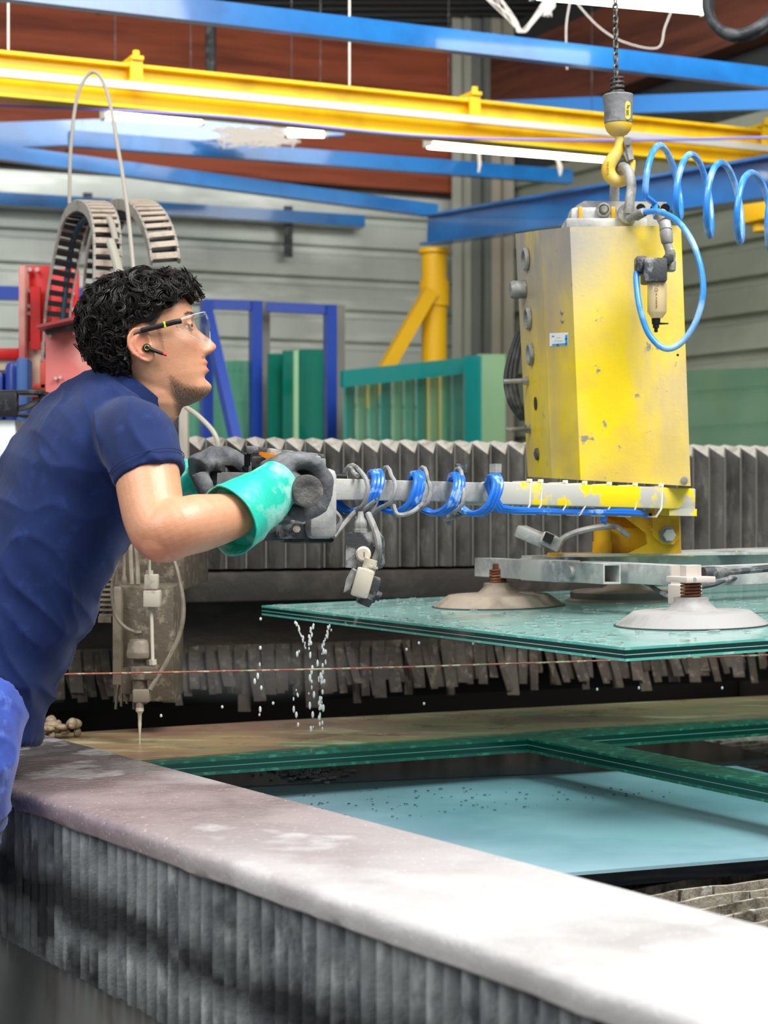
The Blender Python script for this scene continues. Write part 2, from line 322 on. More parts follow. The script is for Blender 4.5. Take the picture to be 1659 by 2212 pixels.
web([[(1240, 0, 7.7), (1290, 55, 7.7), (1345, 90, 7.7), (1420, 104, 7.7), (1436, 60, 7.7), (1452, 20, 7.7)], [(1225, 150, 7.7), (1223, 60, 7.7), (1232, 0, 7.7)]], .003, 'loose cobweb strand sagging behind the hoist chain')
web([[(455+rw.uniform(0, 190), 278+rw.uniform(-4, 4), 9.1), (460+rw.uniform(0, 190), 300, 9.1), (470+rw.uniform(0, 180), 312+rw.uniform(-14, 10), 9.1)] for _ in range(46)], .004, 'thick pale cobwebs hanging between the blue struts near a lamp')
web([[(1030+rw.uniform(-2, 8), 320, 9.3), (1032+rw.uniform(0, 6), 350, 9.3), (1030+rw.uniform(0, 6), 372, 9.3)] for _ in range(5)]+[[(1205+rw.uniform(-8, 6), 345, 9.4), (1208+rw.uniform(-4, 6), 362, 9.4), (1210, 380, 9.4)] for _ in range(5)], .004, 'pale cobweb threads hanging off the long lamp')
# black hose loop hanging in the corner
mb = MB(); pts = [(1530, -30, 6), (1528, 20, 6), (1548, 58, 6), (1590, 74, 6), (1640, 56, 6), (1680, 15, 6), (1690, -40, 6)]
mb.tube(spline(AP(pts), 10), .017, 12); mb.tube(spline([p+V((.015, .03, -.006)) for p in AP(pts)], 10), .015, 12)
mb.build('hose_loop', M('rubber_hose', '34373b', .55, 0, [dict(col='6a6d70', scale=14, lo=.48, hi=.66)]), None, label='loop of dusty black rubber hose hanging near the bright lamp', cat='hose')
# ------------------------------------------------------------------ glass racks at the back
m_gA = M('green_glass', '4fa27f', .12, 0, [dict(col='7cc0a0', scale=4, lo=.45, hi=.6, st=(3, 3, .4))], alpha=.72)
m_gB = M('dark_green_glass', '0c6a58', .12, 0, alpha=.88)
m_gC = M('teal_glass', '1c8a86', .12, 0, alpha=.85)
m_gD = M('pale_green_glass', '9fc79b', .15, 0, alpha=.7)
m_rackg = M('rack_grey', '7c7a72', .6)
def upright(px, py, Y, t, mat, wd=.05, nm='upright'):
    c = A(px, py, Y); mb = MB(); mb.bar((c.x, c.y, 0), c, wd, wd, up=E2); mb.build(nm, mat, t)
R1 = A(620, 660, 8.6)
t = thing('glass_rack', (R1.x, R1.y, 0), 'blue steel A frame rack in front of the clad wall', 'rack')
for px, py, Y in ((446, 650, 8.55), (552, 652, 8.6), (713, 660, 8.7)): upright(px, py, Y, t, m_blue2)
for px, py, Y in ((570, 652, 8.75), (732, 660, 8.85)): upright(px, py, Y, t, m_rackg, .045, 'rear_post')
mb = MB(); mb.bar(A(440, 657, 8.55), A(566, 661, 8.62), .04, .045); mb.build('top_rail', m_blue2, t)
mb = MB(); mb.bar(A(574, 663, 8.64), A(726, 670, 8.72), .04, .045); mb.build('top_rail', m_blue2, t)
mb = MB(); mb.bar(A(448, 680, 8.5), A(520, 1000, 8.2), .045, .045); mb.build('brace', m_blue2, t)
t2 = thing('glass_rack', (A(60, 640, 8.6).x, 8.6, 0), 'dark blue rack rail behind the red machine plates', 'rack')
mb = MB(); mb.bar(A(-60, 632, 8.4), A(300, 640, 8.6), .06, .06); mb.build('top_rail', m_blue2, t2)
for px in (-20, 240): upright(px, 636, 8.5, t2, m_blue2)
def sheet(pa, pb, ztop, ztop2, th, mat, label, lean=.0, grp='glass sheets on the racks', name='glass_sheet'):
    # a standing sheet from the floor stands up to its top edge
    a, b = V((pa.x, pa.y, .25)), V((pb.x, pb.y, .25)); d = (b-a).normalized(); nn = V((d.y, -d.x, 0))
    mb = MB(); mb.prism([a, b, V((b.x, b.y, ztop2))-nn*lean, V((a.x, a.y, ztop))-nn*lean], -nn*th)
    return mb.build(name, mat, None, label=label, cat='glass sheet', group=grp)
sheet(A(408, 778, 8.64), A(548, 770, 8.72), A(0, 772, 8.4).z, A(0, 770, 8.5).z, .012, m_gA, 'pale green glass sheet leaning behind the slanting rack brace')
def vis(px0, px1, py, Y0, Y1, mat, label, th=.012):
    a, b = A(px0, py, Y0), A(px1, py, Y1); return sheet(a, b, a.z, b.z, th, mat, label)
vis(580, 622, 764, 8.45, 8.5, m_gB, 'dark green glass sheet beside the middle blue rack post')
vis(612, 660, 757, 8.4, 8.45, m_gB, 'dark green glass sheet behind the pale glass edge in the rack')
vis(648, 696, 755, 8.42, 8.36, m_gB, 'dark green glass sheet beside the outer blue rack post')
vis(636, 645, 757, 8.30, 8.31, m_gD, 'pale edge of a glass sheet between the rack posts')
gl = 'teal glass sheet in the row beside the yellow brace'
rr = random.Random(5)
for i in range(10):     # row of sheets seen almost edge on, under the top edge of the front one
    px = 748+i*26; yf = lambda q: 8.24+.7*(q-742)/286; a = A(px, 820-i*2.4, yf(px)+.05); b = A(px+19, 816-i*2.4, yf(px+19)+.14)
    sheet(a, b, a.z, b.z, .01, (m_gC, m_gD, m_gA)[i % 3], ('dark teal', 'pale yellowish green', 'mid green')[i % 3]+' glass sheet seen edge on in the row beside the yellow brace')
a, b = A(742, 800, 8.15), A(1028, 770, 8.85)
mb = MB(); mb.prism([V((a.x, a.y, a.z-.075)), V((b.x, b.y, b.z-.075)), b, a], V((-.016, .04, 0))); mb.build('glass_sheet', m_gC, None, label='teal top edge of a pack of glass in the row beside the yellow brace', cat='glass sheet', group='glass sheets on the racks')
sheet(A(742, 800, 8.24), A(1026, 772, 8.93), a.z, b.z, .008, M('clear_teal_glass', '5aa98c', .1, 0, alpha=.14), 'wide clear teal glass sheet in front of the row')
vis(1003, 1036, 768, 8.68, 8.58, m_gC, 'teal glass sheet closing the row under the jib girder')
vis(1034, 1092, 765, 8.9, 9.0, m_gD, 'pale olive glass sheet standing next to the yellow lifter box')
a, b = A(1470, 800, 8.9), A(1760, 790, 7.9); sheet(a, b, a.z, b.z, .012, M('olive_glass', '6f9b7a', .12, 0, [dict(col='55876b', scale=2, lo=.4, hi=.65)], alpha=.62), 'large green tinted glass sheet leaning on the side wall')
for pa_, pb_, ow in ((A(400, 900, 8.64), A(560, 900, 8.74), t), (A(575, 900, 8.42), A(705, 900, 8.44), t)):
    mb = MB(); mb.bar(V((pa_.x, pa_.y, .12)), V((pb_.x, pb_.y, .12)), .3, .24); mb.build('base_beam', m_rackg, ow)
rb_ = thing('glass_trestle', (A(900, 900, 8.6).x, 8.6, 0), 'grey floor trestle carrying the row of teal glass', 'trestle')
for pa_, pb_ in ((A(830, 900, 8.55), A(1040, 900, 8.95)), (A(1030, 900, 8.9), A(1100, 900, 9.0)), (A(1465, 900, 8.9), A(1770, 900, 7.88))):
    mb = MB(); mb.bar(V((pa_.x, pa_.y, .12)), V((pb_.x, pb_.y, .12)), .5 if pa_.x < 0 else .2, .24); mb.build('base_beam', m_rackg, rb_)
# ================================================================== waterjet tank
ZR = .78
I1, I2 = Zp(300, 1640, ZR), Zp(1659, 2000, ZR); UR = (I2-I1).normalized(); NRM = V((-UR.y, UR.x, 0))    # NRM points into the tank
def T(s, n, z): p = I1+UR*s+NRM*n; return V((p.x, p.y, z))
RA = tuple(UR); r0_ = I1.dot(UR)
m_rim = M('wet_rim', 'bab8b7', .55, 0, [dict(col='9a9492', scale=3.0, lo=.5, hi=.66, max=.7), dict(col='cbcac9', scale=4.4, lo=.5, hi=.64), dict(col='908080', scale=1.6, lo=.25, hi=.45, dr=(RA, r0_+1.45, r0_+.6)), dict(col='5f5b5b', scale=3.2, lo=.36, hi=.56, dr=(RA, r0_+.30, r0_-.10)), dict(col='c9c7c6', scale=4, lo=.56, hi=.62, dr=(RA, r0_+1.3, r0_+.8), max=.8), dict(rough=.10, scale=3.4, lo=.40, hi=.52, dr=(RA, r0_+1.1, r0_+.5)), dict(col='f3f3f3', scale=160, lo=.64, hi=.69, max=.6), dict(col='57504e', scale=90, lo=.70, hi=.74, max=.7)], bump=(60, .30), coat=.1)
m_apron = M('stained_corrugated_sheet', '8b9092', .5, 0, [dict(col='5a5e62', scale=12, lo=.5, hi=.66, st=(1, 1, .4)), dict(col='b4b8b9', scale=34, lo=.54, hi=.7, st=(1, 1, .3)), dict(col='26292d', scale=5, lo=.3, hi=.5, band=(.615, .055, .09)), dict(col='2b2e33', scale=5, lo=.55, hi=.68)], bump=(70, .35))
m_tank = M('tank_wall', '72736f', .6, 0, [dict(col='5a554b', scale=6, lo=.5, hi=.7, st=(1, 1, .3)), dict(col='8b8c89', scale=2.4, lo=.5, hi=.7)])
m_tankin = M('tank_inside', '2a2622', .5)
tank = thing('waterjet_tank', T(1, .5, 0), 'concrete coloured waterjet tank with a broad wet rim and corrugated apron', 'water tank')
def rim_mesh(s0, s1, n):
    prof = [(0, .68), (0, .772), (-.006, .78), (-.05, .78), (-.1, .781), (-.15, .78), (-.2, .78), (-.25, .78), (-.3, .780), (-.322, .7795), (-.330, .776), (-.335, .769), (-.336, .758), (-.334, .748), (-.328, .744), (-.30, .743), (-.30, .70)]
    rings = []
    for i in range(n+1):
        s = s0+(s1-s0)*i/n; r = []
        for k, (o, z) in enumerate(prof):
            q = T(s, o, z)
            if 2 < k < 16:
                e = noise.noise(q*4)*.0022+noise.noise(q*11)*.0012
                if k > 8: c = noise.noise(V((s*6, 3, 0)))*.004+noise.noise(V((s*23, 7, k*.3)))*.003; q = q+NRM*c+UP*(e-abs(c)*.4)
                else: q = q+UP*e
            r.append(q)
        rings.append(r)
    mb = MB(); mb.loft(rings, closed=True); return mb
rim_mesh(-2.2, 2.9, 460).build('rim', m_rim, tank, ang=40)
mb = MB(); per = .0355; s0 = -1.5; n = int(4.3/per); rows = [.755, .70, .62, .56, .50]; kk = 10; pts = []
for r, z in enumerate(rows):
    line = []
    for i in range(n*kk+1):
        s = s0+per*i/kk; ph = (i % kk)/kk; a = .022*(1-abs(math.sin(math.pi*ph))**1.5)
        zz = z if r < len(rows)-1 else z+noise.noise(V((s*30, 1, 0)))*.004+(.006 if i % kk in (4, 5, 6) else 0)
        line.append(T(s, -.318+a+noise.noise(V((s*9, z*9, 0)))*.0015, zz))
    pts.append(line)
N_ = n*kk+1; mb.add([p for l in pts for p in l], [(r*N_+i, r*N_+i+1, (r+1)*N_+i+1, (r+1)*N_+i) for r in range(len(rows)-1) for i in range(N_-1)], True)
ap = mb.build('corrugated_apron', m_apron, tank, ang=80)
sol = ap.modifiers.new('thickness', 'SOLIDIFY'); sol.thickness = .003
mb = MB(); mb.prism([T(-2.18, -.285, 0), T(2.9, -.285, 0), T(2.9, -.285, .75), T(-2.18, -.285, .75)], NRM*.27); mb.build('tank_wall', m_tank, tank)
mb = MB(); mb.prism([T(-2.18, -.02, .38), T(2.9, -.02, .38), T(2.9, 3.7, .38), T(-2.18, 3.7, .38)], V((0, 0, -.05))); mb.build('tank_bottom', m_tankin, tank)
mb = MB(); mb.prism([T(-2.18, 3.6, 0), T(2.9, 3.6, 0), T(2.9, 3.6, .66), T(-2.18, 3.6, .66)], NRM*.15); mb.prism([T(-2.2, -.2, 0), T(-2.2, 3.7, 0), T(-2.2, 3.7, .66), T(-2.2, -.2, .66)], -UR*.1); mb.build('rear_wall', m_tankin, tank)
# support slats standing on edge
m_slat = M('corroded_slat', 'a89f8e', .45, 0, [dict(col='4f483c', scale=14, lo=.45, hi=.62, st=(1, 1, .6)), dict(col='c9c6bd', scale=22, lo=.56, hi=.7), dict(col='3b362d', scale=60, lo=.6, hi=.66, st=(1, 1, .1))], bump=(60, .4))
sl = []
for v in range(3):
    mb = MB(); n = 60; rings = []
    for i in range(n+1):
        x = 2.5*i/n; zt = noise.noise(V((x*9, v*5, 0)))*.004+(.003 if (i//3) % 2 else 0); y = noise.noise(V((x*3, v*9, 2)))*.004
        rings.append([V((x, y-.004, -.10)), V((x, y+.004, -.10)), V((x, y+.004, zt)), V((x, y-.004, zt))])
    mb.loft(rings, False); me, o = mb.mesh('slat', m_slat, origin=V((0, 0, 0))); sl.append(me)
rz = math.atan2(NRM.y, NRM.x)
for i in range(52):
    s = -1.45+i*.062
    inst('slat', sl[i % 3], T(s, .03, .590), tank, rot=(0, 0, rz))
    p = tank.children[-1]
# water in the tank
mb = MB(); mb.prism([T(-2.15, -.01, .50), T(2.8, -.01, .50), T(2.8, 3.58, .50), T(-2.15, 3.58, .50)], V((0, 0, -.02))); mb.build('tank_water', M('murky_water', '3a352a', .08), tank)
# spray mist hanging over the cut
def mist():
    m = bpy.data.materials.new('spray_mist'); m.use_nodes = True; nt = m.node_tree; N = nt.nodes; N.remove(N['Principled BSDF']); v = N.new('ShaderNodeVolumePrincipled'); v.inputs['Color'].default_value = (.85, .88, .92, 1)
    tc = N.new('ShaderNodeTexCoord'); ln = N.new('ShaderNodeVectorMath'); ln.operation = 'LENGTH'; nt.links.new(tc.outputs['Object'], ln.inputs[0]); mr = N.new('ShaderNodeMapRange'); mr.inputs[1].default_value = 1.0; mr.inputs[2].default_value = .1; mr.inputs[4].default_value = 1.5; nt.links.new(ln.outputs['Value'], mr.inputs[0])
    nz = N.new('ShaderNodeTexNoise'); nz.inputs['Scale'].default_value = 3; nt.links.new(tc.outputs['Object'], nz.inputs['Vector']); mu = N.new('ShaderNodeMath'); mu.operation = 'MULTIPLY'; nt.links.new(mr.outputs[0], mu.inputs[0]); nt.links.new(nz.outputs['Fac'], mu.inputs[1]); nt.links.new(mu.outputs[0], v.inputs['Density']); nt.links.new(v.outputs[0], N['Material Output'].inputs['Volume']); return m
mb = MB(); mb.sph((0, 0, 0), 1, n=24, m=16); me_, _ = mb.mesh('spray_mist', mist(), origin=V((0, 0, 0)))
inst('spray_mist', me_, A(560, 1454, 4.98), None, rot=(0, 0, .4), scale=(.42, .18, .085), label='faint spray mist drifting over the cut beside the nozzle', cat='mist', kind='stuff')
# ------------------------------------------------------------------ laminated glass
m_gl_l = M('laminate_edge_light', '62bcae', .12, 0, [dict(col='a5e0d4', scale=40, lo=.55, hi=.7)], coat=.5)
m_gl_d = M('laminate_edge_dark', '033531', .1, 0, coat=.6)
m_gl_w = M('laminate_interlayer', 'a9d6cf', .3)
m_gl_top = M('wet_glass_top', '62b3a9', .07, 0, [dict(col='8fd0c6', scale=6, lo=.45, hi=.6, st=(1, 1, 1)), dict(rough=.25, scale=20, lo=.5, hi=.6)], bump=(26, .12), coat=.4)
def laminate(root, poly, z0dir, layers, mats, names, topmat=None):
    o = V((0, 0, 0))
    for i, (th, m_, nm) in enumerate(zip(layers, mats, names)):
        mb = MB(); mb.prism([V(p)+o for p in poly], V(z0dir)*(-th)); ob = mb.build(nm, m_, root); o = o-V(z0dir)*th
    return root
ZP = .73
def P(px, py): return Zp(px, py, ZP)
polyP = [P(170, 1655), P(1140, 1594), P(1659, 1697), P(1800, 1726), P(1800, 1701), P(1659, 1674), P(1226, 1590), P(1659, 1560), P(1800, 1551), P(1800, 1497), P(1659, 1503), P(540, 1560), P(70, 1585)]
# keep the sheet inside the rim
polyP[0] = T(.02+(polyP[0]-I1).dot(UR)*0+(P(300, 1646)-I1).dot(UR), .02, ZP); polyP[-1] = T((P(140, 1583)-I1).dot(UR), .02, ZP)
pl = thing('cut_glass_plate', P(700, 1600)-UP*.035, 'thick laminated green glass plate with cut openings lying in the tank under muddy water', 'glass plate')
m_tp = M('plate_edge_green', '1d5c4a', .2, 0, [dict(col='3f8a70', scale=40, lo=.52, hi=.68)]); m_td = M('plate_edge_dark', '05392f', .15); m_tw = M('plate_interlayer', '5f9f8c', .3)
laminate(pl, polyP, UP, (.005, .010, .0015, .010, .0065), (m_tp, m_td, m_tw, m_td, m_tp), ('glass_layer', 'glass_layer', 'interlayer', 'glass_layer', 'glass_layer'))
m_mud = M('muddy_water', '8c7757', .36, 0, [dict(col='7d5f50', scale=2.2, lo=.46, hi=.6, st=(1, 2, 1)), dict(col='5d7454', scale=3, lo=.58, hi=.68, st=(1, 2, 1)), dict(col='aaa382', scale=4, lo=.56, hi=.66, st=(.7, 2, 1)), dict(rough=.15, scale=9, lo=.56, hi=.64)], bump=(14, .12))
mb = MB(); off = UR*-.07
ff = [polyP[0]+off*.3+NRM*.01, P(700, 1622)+off, P(1140, 1594)+off*1.2, P(1300, 1583)+off*1.5, P(1800, 1551)+off]
bk = [polyP[9]+UR*.01, polyP[10]+UR*.01, polyP[11]+UR*.01, polyP[12]+UR*.01+NRM*.01]
mb.prism([p+UP*.0022 for p in ff+bk], -UP*.002); mb.build('muddy_film', m_mud, pl, label='film of beige and brown muddy water')
# lower sheet seen through the opening
ZL = .632
lo0, lo1 = Zp(1230, 1885, ZL), Zp(1659, 1850, ZL); dl = (lo1-lo0).normalized(); bl = V((-dl.y, dl.x, 0))
lows = thing('lower_glass_sheet', lo0, 'pale blue glossy glass sheet lying on the slats in the tank', 'glass sheet')
m_low = M('pale_blue_sheet', '9cc0cc', .25, 0, [dict(col='86acba', scale=1.8, lo=.45, hi=.62)], coat=.35)
q0 = lo0-dl*((lo0-I1).dot(NRM)-.02); mb = MB(); mb.prism([q0, lo1+dl*.6, lo1+dl*.6+bl*2.1, q0+bl*2.1], -UP*.006); mb.build('top_face', m_low, lows)
mb = MB(); mb.prism([p-UP*.006 for p in (q0, lo1+dl*.6, lo1+dl*.6+bl*2.1, q0+bl*2.1)], -UP*.024); mb.build('dark_edge', M('black_glass_edge', '0d1216', .15), lows)
bq = [Zp(520, 1699, ZL+.0012), Zp(1500, 1657, ZL+.0012)]; bd = (bq[1]-bq[0]).normalized(); mb = MB(); mb.prism([bq[0]-bd*.1, bq[1]+bd*.3, bq[1]+bd*.3+bl*.55, bq[0]-bd*.1+bl*.55], -UP*.0012); mb.build('dark_reflection', M('gantry_reflection_dark', '20272b', .2), lows, label='dark band painted across the sheet for the gantry reflection')  # dark strip painted in place of the gantry's reflection
# droplets lying on the lower sheet
mb = MB(); rd = random.Random(11)
for i in range(150):
    px = rd.uniform(640, 1450); py = 1735-(px-640)*.03+rd.gauss(0, 22)-max(0, (px-1000))*.04
    if py < 1700: continue
    c = Zp(px, py, ZL+.003); r = rd.uniform(.0010, .0030); mb.sph(c, (r*1.4, r, r*.5), n=8, m=4)
mb.build('water_drops', M('dark_drop', '27464e', .05), None, label='small dark water drops scattered on the pale blue sheet', cat='water drops', kind='stuff')
# sludge heap on the far end of the rim
mb = MB(); c0 = Zp(120, 1578, .75); rs = random.Random(2)
for i in range(16):
    d = V((rs.uniform(-.05, .05), rs.uniform(-.03, .03), rs.uniform(-.01, .022))); mb.sph(c0+d, (rs.uniform(.008, .02), rs.uniform(.008, .02), rs.uniform(.006, .014)), n=10, m=7)
mb.build('sludge_heap', M('wet_sludge', '9c8a72', .25, 0, [dict(col='6f614e', scale=40, lo=.5, hi=.65)], bump=(60, .5)), None, label='small heap of wet beige sludge at the tank corner', cat='sludge', kind='stuff')
# ------------------------------------------------------------------ gantry bridge with bellows and splash curtain
GL, GR_ = A(400, 1106, 5.3), A(1659, 1106, 6.1); DG = (GR_-GL).normalized(); NG = V((DG.y, -DG.x, 0))
def G(s, n, z): p = GL+DG*s+NG*n; return V((p.x, p.y, z))
gan = thing('gantry_bridge', G(.9, 0, .5), 'dark gantry bridge with pleated bellows and a ragged splash curtain', 'gantry')
m_bel = M('bellows_fabric', '5a5853', .7, 0, [dict(col='3a3936', scale=9, lo=.45, hi=.65, st=(1, 1, .6)), dict(col='7d7a72', scale=24, lo=.55, hi=.72, st=(1, 1, .3))], bump=(50, .2))
m_beltop = M('bellows_dusty_top', 'b3aea4', .7, 0, [dict(col='8d887e', scale=20, lo=.5, hi=.65)])
p_ = .061; nb = 44; zt = 1.461; zb = 1.086; vs = []; top = []
for k in range(2*nb+1):
    s = k*p_/2; fr = k % 2
    vs += [G(s, .045 if fr else 0, zb), G(s, .045 if fr else 0, zt-.035 if fr else zt)]
mb = MB(); mb.add(vs, [(2*k, 2*k+2, 2*k+3, 2*k+1) for k in range(2*nb)])
mb.build('bellows', m_bel, gan)
mb = MB()
for k in range(nb):
    a, b, c = G(k*p_, 0, zt), G((k+.5)*p_, .045, zt-.035), G((k+1)*p_, 0, zt); d, e, f = G(k*p_, -.09, zt+.012), G((k+1)*p_, -.09, zt+.012), G((k+.5)*p_, -.09, zt+.004)
    mb.add([a, b, c, e, f, d], [(0, 1, 4, 5), (1, 2, 3, 4)])
mb.build('bellows_top', m_beltop, gan)
mb = MB()
for k in range(nb+1): mb.cyl(G(k*p_, .004, zb), G(k*p_, .004, zt), .0022, n=6)
mb.build('fold_creases', M('pale_crease', '8f8b83', .8), gan, kind='stuff')
m_gbeam = M('gantry_dark', '35302b', .65, 0, [dict(col='4a443c', scale=10, lo=.5, hi=.7)], bump=(40, .3))
mb = MB(); mb.box(G(.95, -.12, 1.035), (3.1, .34, .085), (DG, -NG, UP), .006); mb.build('bridge_beam', m_gbeam, gan)
mb = MB(); mb.box(G(1.15, -.2, 1.08+.18), (2.2, .2, .36), (DG, -NG, UP)); mb.build('bridge_core', m_dgrey, gan)
mb = MB(); mb.box(G(.95, -.08, .90), (3.1, .03, .19), (DG, -NG, UP)); mb.build('splash_panel', M('splash_panel', '2c241d', .7, 0, [dict(col='3a3026', scale=6, lo=.45, hi=.65, st=(1, 1, 4))], bump=(30, .5, (1, 1, 3))), gan)
mb = MB(); mb.box(G(.95, -.30, .8325), (3.1, .02, .335), (DG, -NG, UP)); mb.build('rear_panel', m_jet, gan)
m_strip = M('curtain_rubber', '3f372d', .65, 0, [dict(col='2a241d', scale=12, lo=.45, hi=.65), dict(col='6b6152', scale=30, lo=.55, hi=.7)], bump=(40, .3))
stv = []; rs = random.Random(4)
for v in range(7):
    mb = MB(); w_ = rs.uniform(.012, .02); L = rs.uniform(.13, .19); cv = rs.uniform(.01, .06); tw = rs.uniform(-.3, .3); n = 8; rings = []
    for i in range(n+1):
        t = i/n; z = -L*t+L*.12*t*t*cv*10; y = -cv*math.sin(t*1.5)*t; a = tw*t; dx = math.cos(a)*w_; dy = math.sin(a)*w_; sx = .012*t*math.sin(v)
        rings.append([V((sx-dx, y-dy, z)), V((sx+dx, y+dy, z)), V((sx+dx, y+dy+.003, z)), V((sx-dx, y-dy+.003, z))])
    mb.loft(rings, False); stv.append(mb.mesh('curtain_strip', m_strip, origin=V((0, 0, 0)))[0])
rg = math.atan2(DG.y, DG.x)
for i in range(132):
    s = -.56+i*.0222; inst('curtain_strip', stv[rs.randrange(7)], G(s+rs.uniform(-.004, .004), -.05+rs.uniform(-.012, .012)+(i % 2)*.014, .862), gan, rot=(rs.uniform(-.1, .1), rs.uniform(-.05, .05), rg+rs.uniform(-.2, .2)), scale=(1, 1, rs.uniform(.85, 1.15)))
# red and white marking cord across the tank
m_cord = M('red_cord', 'a8604f', .7, 0, [dict(col='c9b48f', scale=30, lo=.52, hi=.58), dict(col='7e8a5a', scale=22, lo=.6, hi=.64)])
cable('marking_cord', AP([(-40, 1460, 4.0), (110, 1457, 4.0), (480, 1450, 4.0), (900, 1440, 3.98), (1659, 1415, 3.9), (1760, 1411, 3.9)]), .0022, m_cord, 'thin red and beige cord stretched across the tank', 'cord', n=6)
# ------------------------------------------------------------------ cutting head
def pbox(mb, px0, py0, px1, py1, Y, dep, bev=.003, yaw=True):
    a, b = A(px0, py0, Y), A(px1, py1, Y); c = (a+b)/2; c.y += dep/2; return mb.box(c, (abs(b.x-a.x), dep, abs(b.z-a.z)), None, bev)
m_hd = M('muddy_steel', '5a5043', .55, 0, [dict(col='4d4438', scale=10, lo=.45, hi=.65), dict(col='8a7e6c', scale=34, lo=.55, hi=.7)], bump=(50, .25))
m_hd2 = M('muddy_steel_light', '7c7162', .5, 0, [dict(col='5f5648', scale=22, lo=.48, hi=.66)])
m_cream = M('cream_plastic', 'b9b0a0', .5, 0, [dict(col='8f8473', scale=24, lo=.55, hi=.7)])
hd = thing('cutting_head', A(302, 1545, 4.13), 'mud covered waterjet cutting head with hoses above the tank', 'cutting head')
def part(nm, mat, root, fn, ang=35, **kw): mb = MB(); fn(mb); return mb.build(nm, mat, root, ang, **kw)
part('column', m_hd, hd, lambda m: pbox(m, 250, 1000, 398, 1275, 4.55, .62))
part('housing', m_hd, hd, lambda m: (pbox(m, 245, 1266, 376, 1516, 4.3, .2, .006)))
part('side_plate', m_hd2, hd, lambda m: pbox(m, 243, 1268, 262, 1480, 4.27, .05))
part('guide_post', M('guide_post', 'a49d90', .55), hd, lambda m: pbox(m, 386, 872, 405, 1235, 4.95, .05))
part('carriage_plate', m_dgrey, hd, lambda m: pbox(m, 262, 880, 390, 1010, 5.0, .1))
def fins(m):
    for i in range(9): pbox(m, 214, 1238+i*11, 242, 1243+i*11, 4.32, .07, 0)
    pbox(m, 236, 1225, 246, 1345, 4.33, .06, 0); pbox(m, 212, 1332, 240, 1345, 4.31, .07, 0)
part('cooling_fins', m_hd2, hd, fins)
part('solenoid', m_cream, hd, lambda m: pbox(m, 311, 1241, 340, 1273, 4.15, .035, .003))
part('solenoid', m_cream, hd, lambda m: pbox(m, 309, 1276, 345, 1312, 4.14, .04, .003))
part('control_rod', m_cream, hd, lambda m: (m.cyl(A(322, 1185, 4.16), A(323, 1240, 4.16), .0035), m.cyl(A(323, 1232, 4.16), A(323, 1241, 4.16), .009, n=6)))
part('control_rod', m_cream, hd, lambda m: (m.cyl(A(327, 1312, 4.16), A(330, 1428, 4.14), .004), m.cyl(A(327, 1312, 4.16), A(327, 1319, 4.16), .009, n=6), m.cyl(A(330, 1425, 4.14), A(331, 1436, 4.14), .009, n=6)))
part('valve_dome', m_hd2, hd, lambda m: m.lathe(A(301, 1424, 4.16), UP, [(.022, 0), (.028, .004), (.029, .014), (.0285, .018), (.027, .02), (.026, .034), (.020, .043), (.008, .046)], 20))
part('valve_stem', m_hd, hd, lambda m: (m.cyl(A(303, 1378, 4.16), A(303, 1366, 4.16), .005), m.cyl(A(290, 1366, 4.16), A(306, 1368, 4.16), .006, n=8), m.cyl(A(302, 1424, 4.16), A(302, 1450, 4.16), .015)))
part('valve_body', m_hd, hd, lambda m: (pbox(m, 282, 1440, 342, 1470, 4.13, .06, .004), m.cyl(A(302, 1465, 4.15), A(302, 1496, 4.15), .017, n=12), pbox(m, 262, 1445, 285, 1500, 4.16, .05, .004)))
part('nozzle_block', m_hd2, hd, lambda m: (pbox(m, 286, 1490, 322, 1518, 4.12, .04, .003), m.cyl(A(302, 1516, 4.13), A(302, 1530, 4.13), .009, n=10)))
part('nozzle', m_cream, hd, lambda m: m.lathe(A(302, 1528, 4.13), -UP, [(.009, 0), (.009, .008), (.0045, .014), (.0035, .034), (.0025, .035)], 12))
part('splash_skirt', m_hd, hd, lambda m: [m.bar(A(255+8*i, 1480, 4.2), A(250+9*i+(i % 3)*3, 1532-(i % 4)*6, 4.19), .016, .004, up=(1, 0, 0)) for i in range(7)])
for pts, r in (([(264, 1180, 4.25), (250, 1225, 4.2), (242, 1280, 4.17), (250, 1330, 4.16), (270, 1355, 4.16), (292, 1366, 4.16)], .0042), ([(370, 1195, 4.2), (384, 1240, 4.18), (396, 1310, 4.16), (388, 1370, 4.15), (360, 1430, 4.14), (324, 1490, 4.13)], .0055), ([(282, 1170, 4.4), (283, 1215, 4.38), (285, 1264, 4.36)], .006), ([(292, 1170, 4.4), (296, 1215, 4.38), (298, 1264, 4.36)], .006)):
    mb = MB(); mb.tube(spline(AP(pts), 8), r, 8); mb.build('hose', m_hd2, hd)
part('hose_fitting', m_hd2, hd, lambda m: m.lathe(A(268, 1262, 4.28), UP, [(.006, 0), (.007, .012), (.004, .022), (.0035, .09)], 10))
part('bracket_cover', M('tan_cover', 'b9ad98', .5), hd, lambda m: m.lathe(A(300, 1176, 4.1), UP, [(.02, 0), (.045, .006), (.055, .03), (.05, .05)], 20))
part('rubber_flap', M('green_flap', '0f7a63', .5), hd, lambda m: m.lathe(A(292, 1163, 4.02), UP, [(.012, 0), (.024, .006), (.026, .03), (.022, .06)], 16))
mb = MB(); mb.lathe(A(302, 1545, 4.13), -UP, [(.003, 0), (.004, .02), (.0018, .045), (.0012, .068)], 10)
mb.build('water_jet', M('jet_water', 'cfc8ae', .2, 0, alpha=.8), None, label='thin cloudy jet of water leaving the cutting nozzle', cat='water jet', kind='stuff')
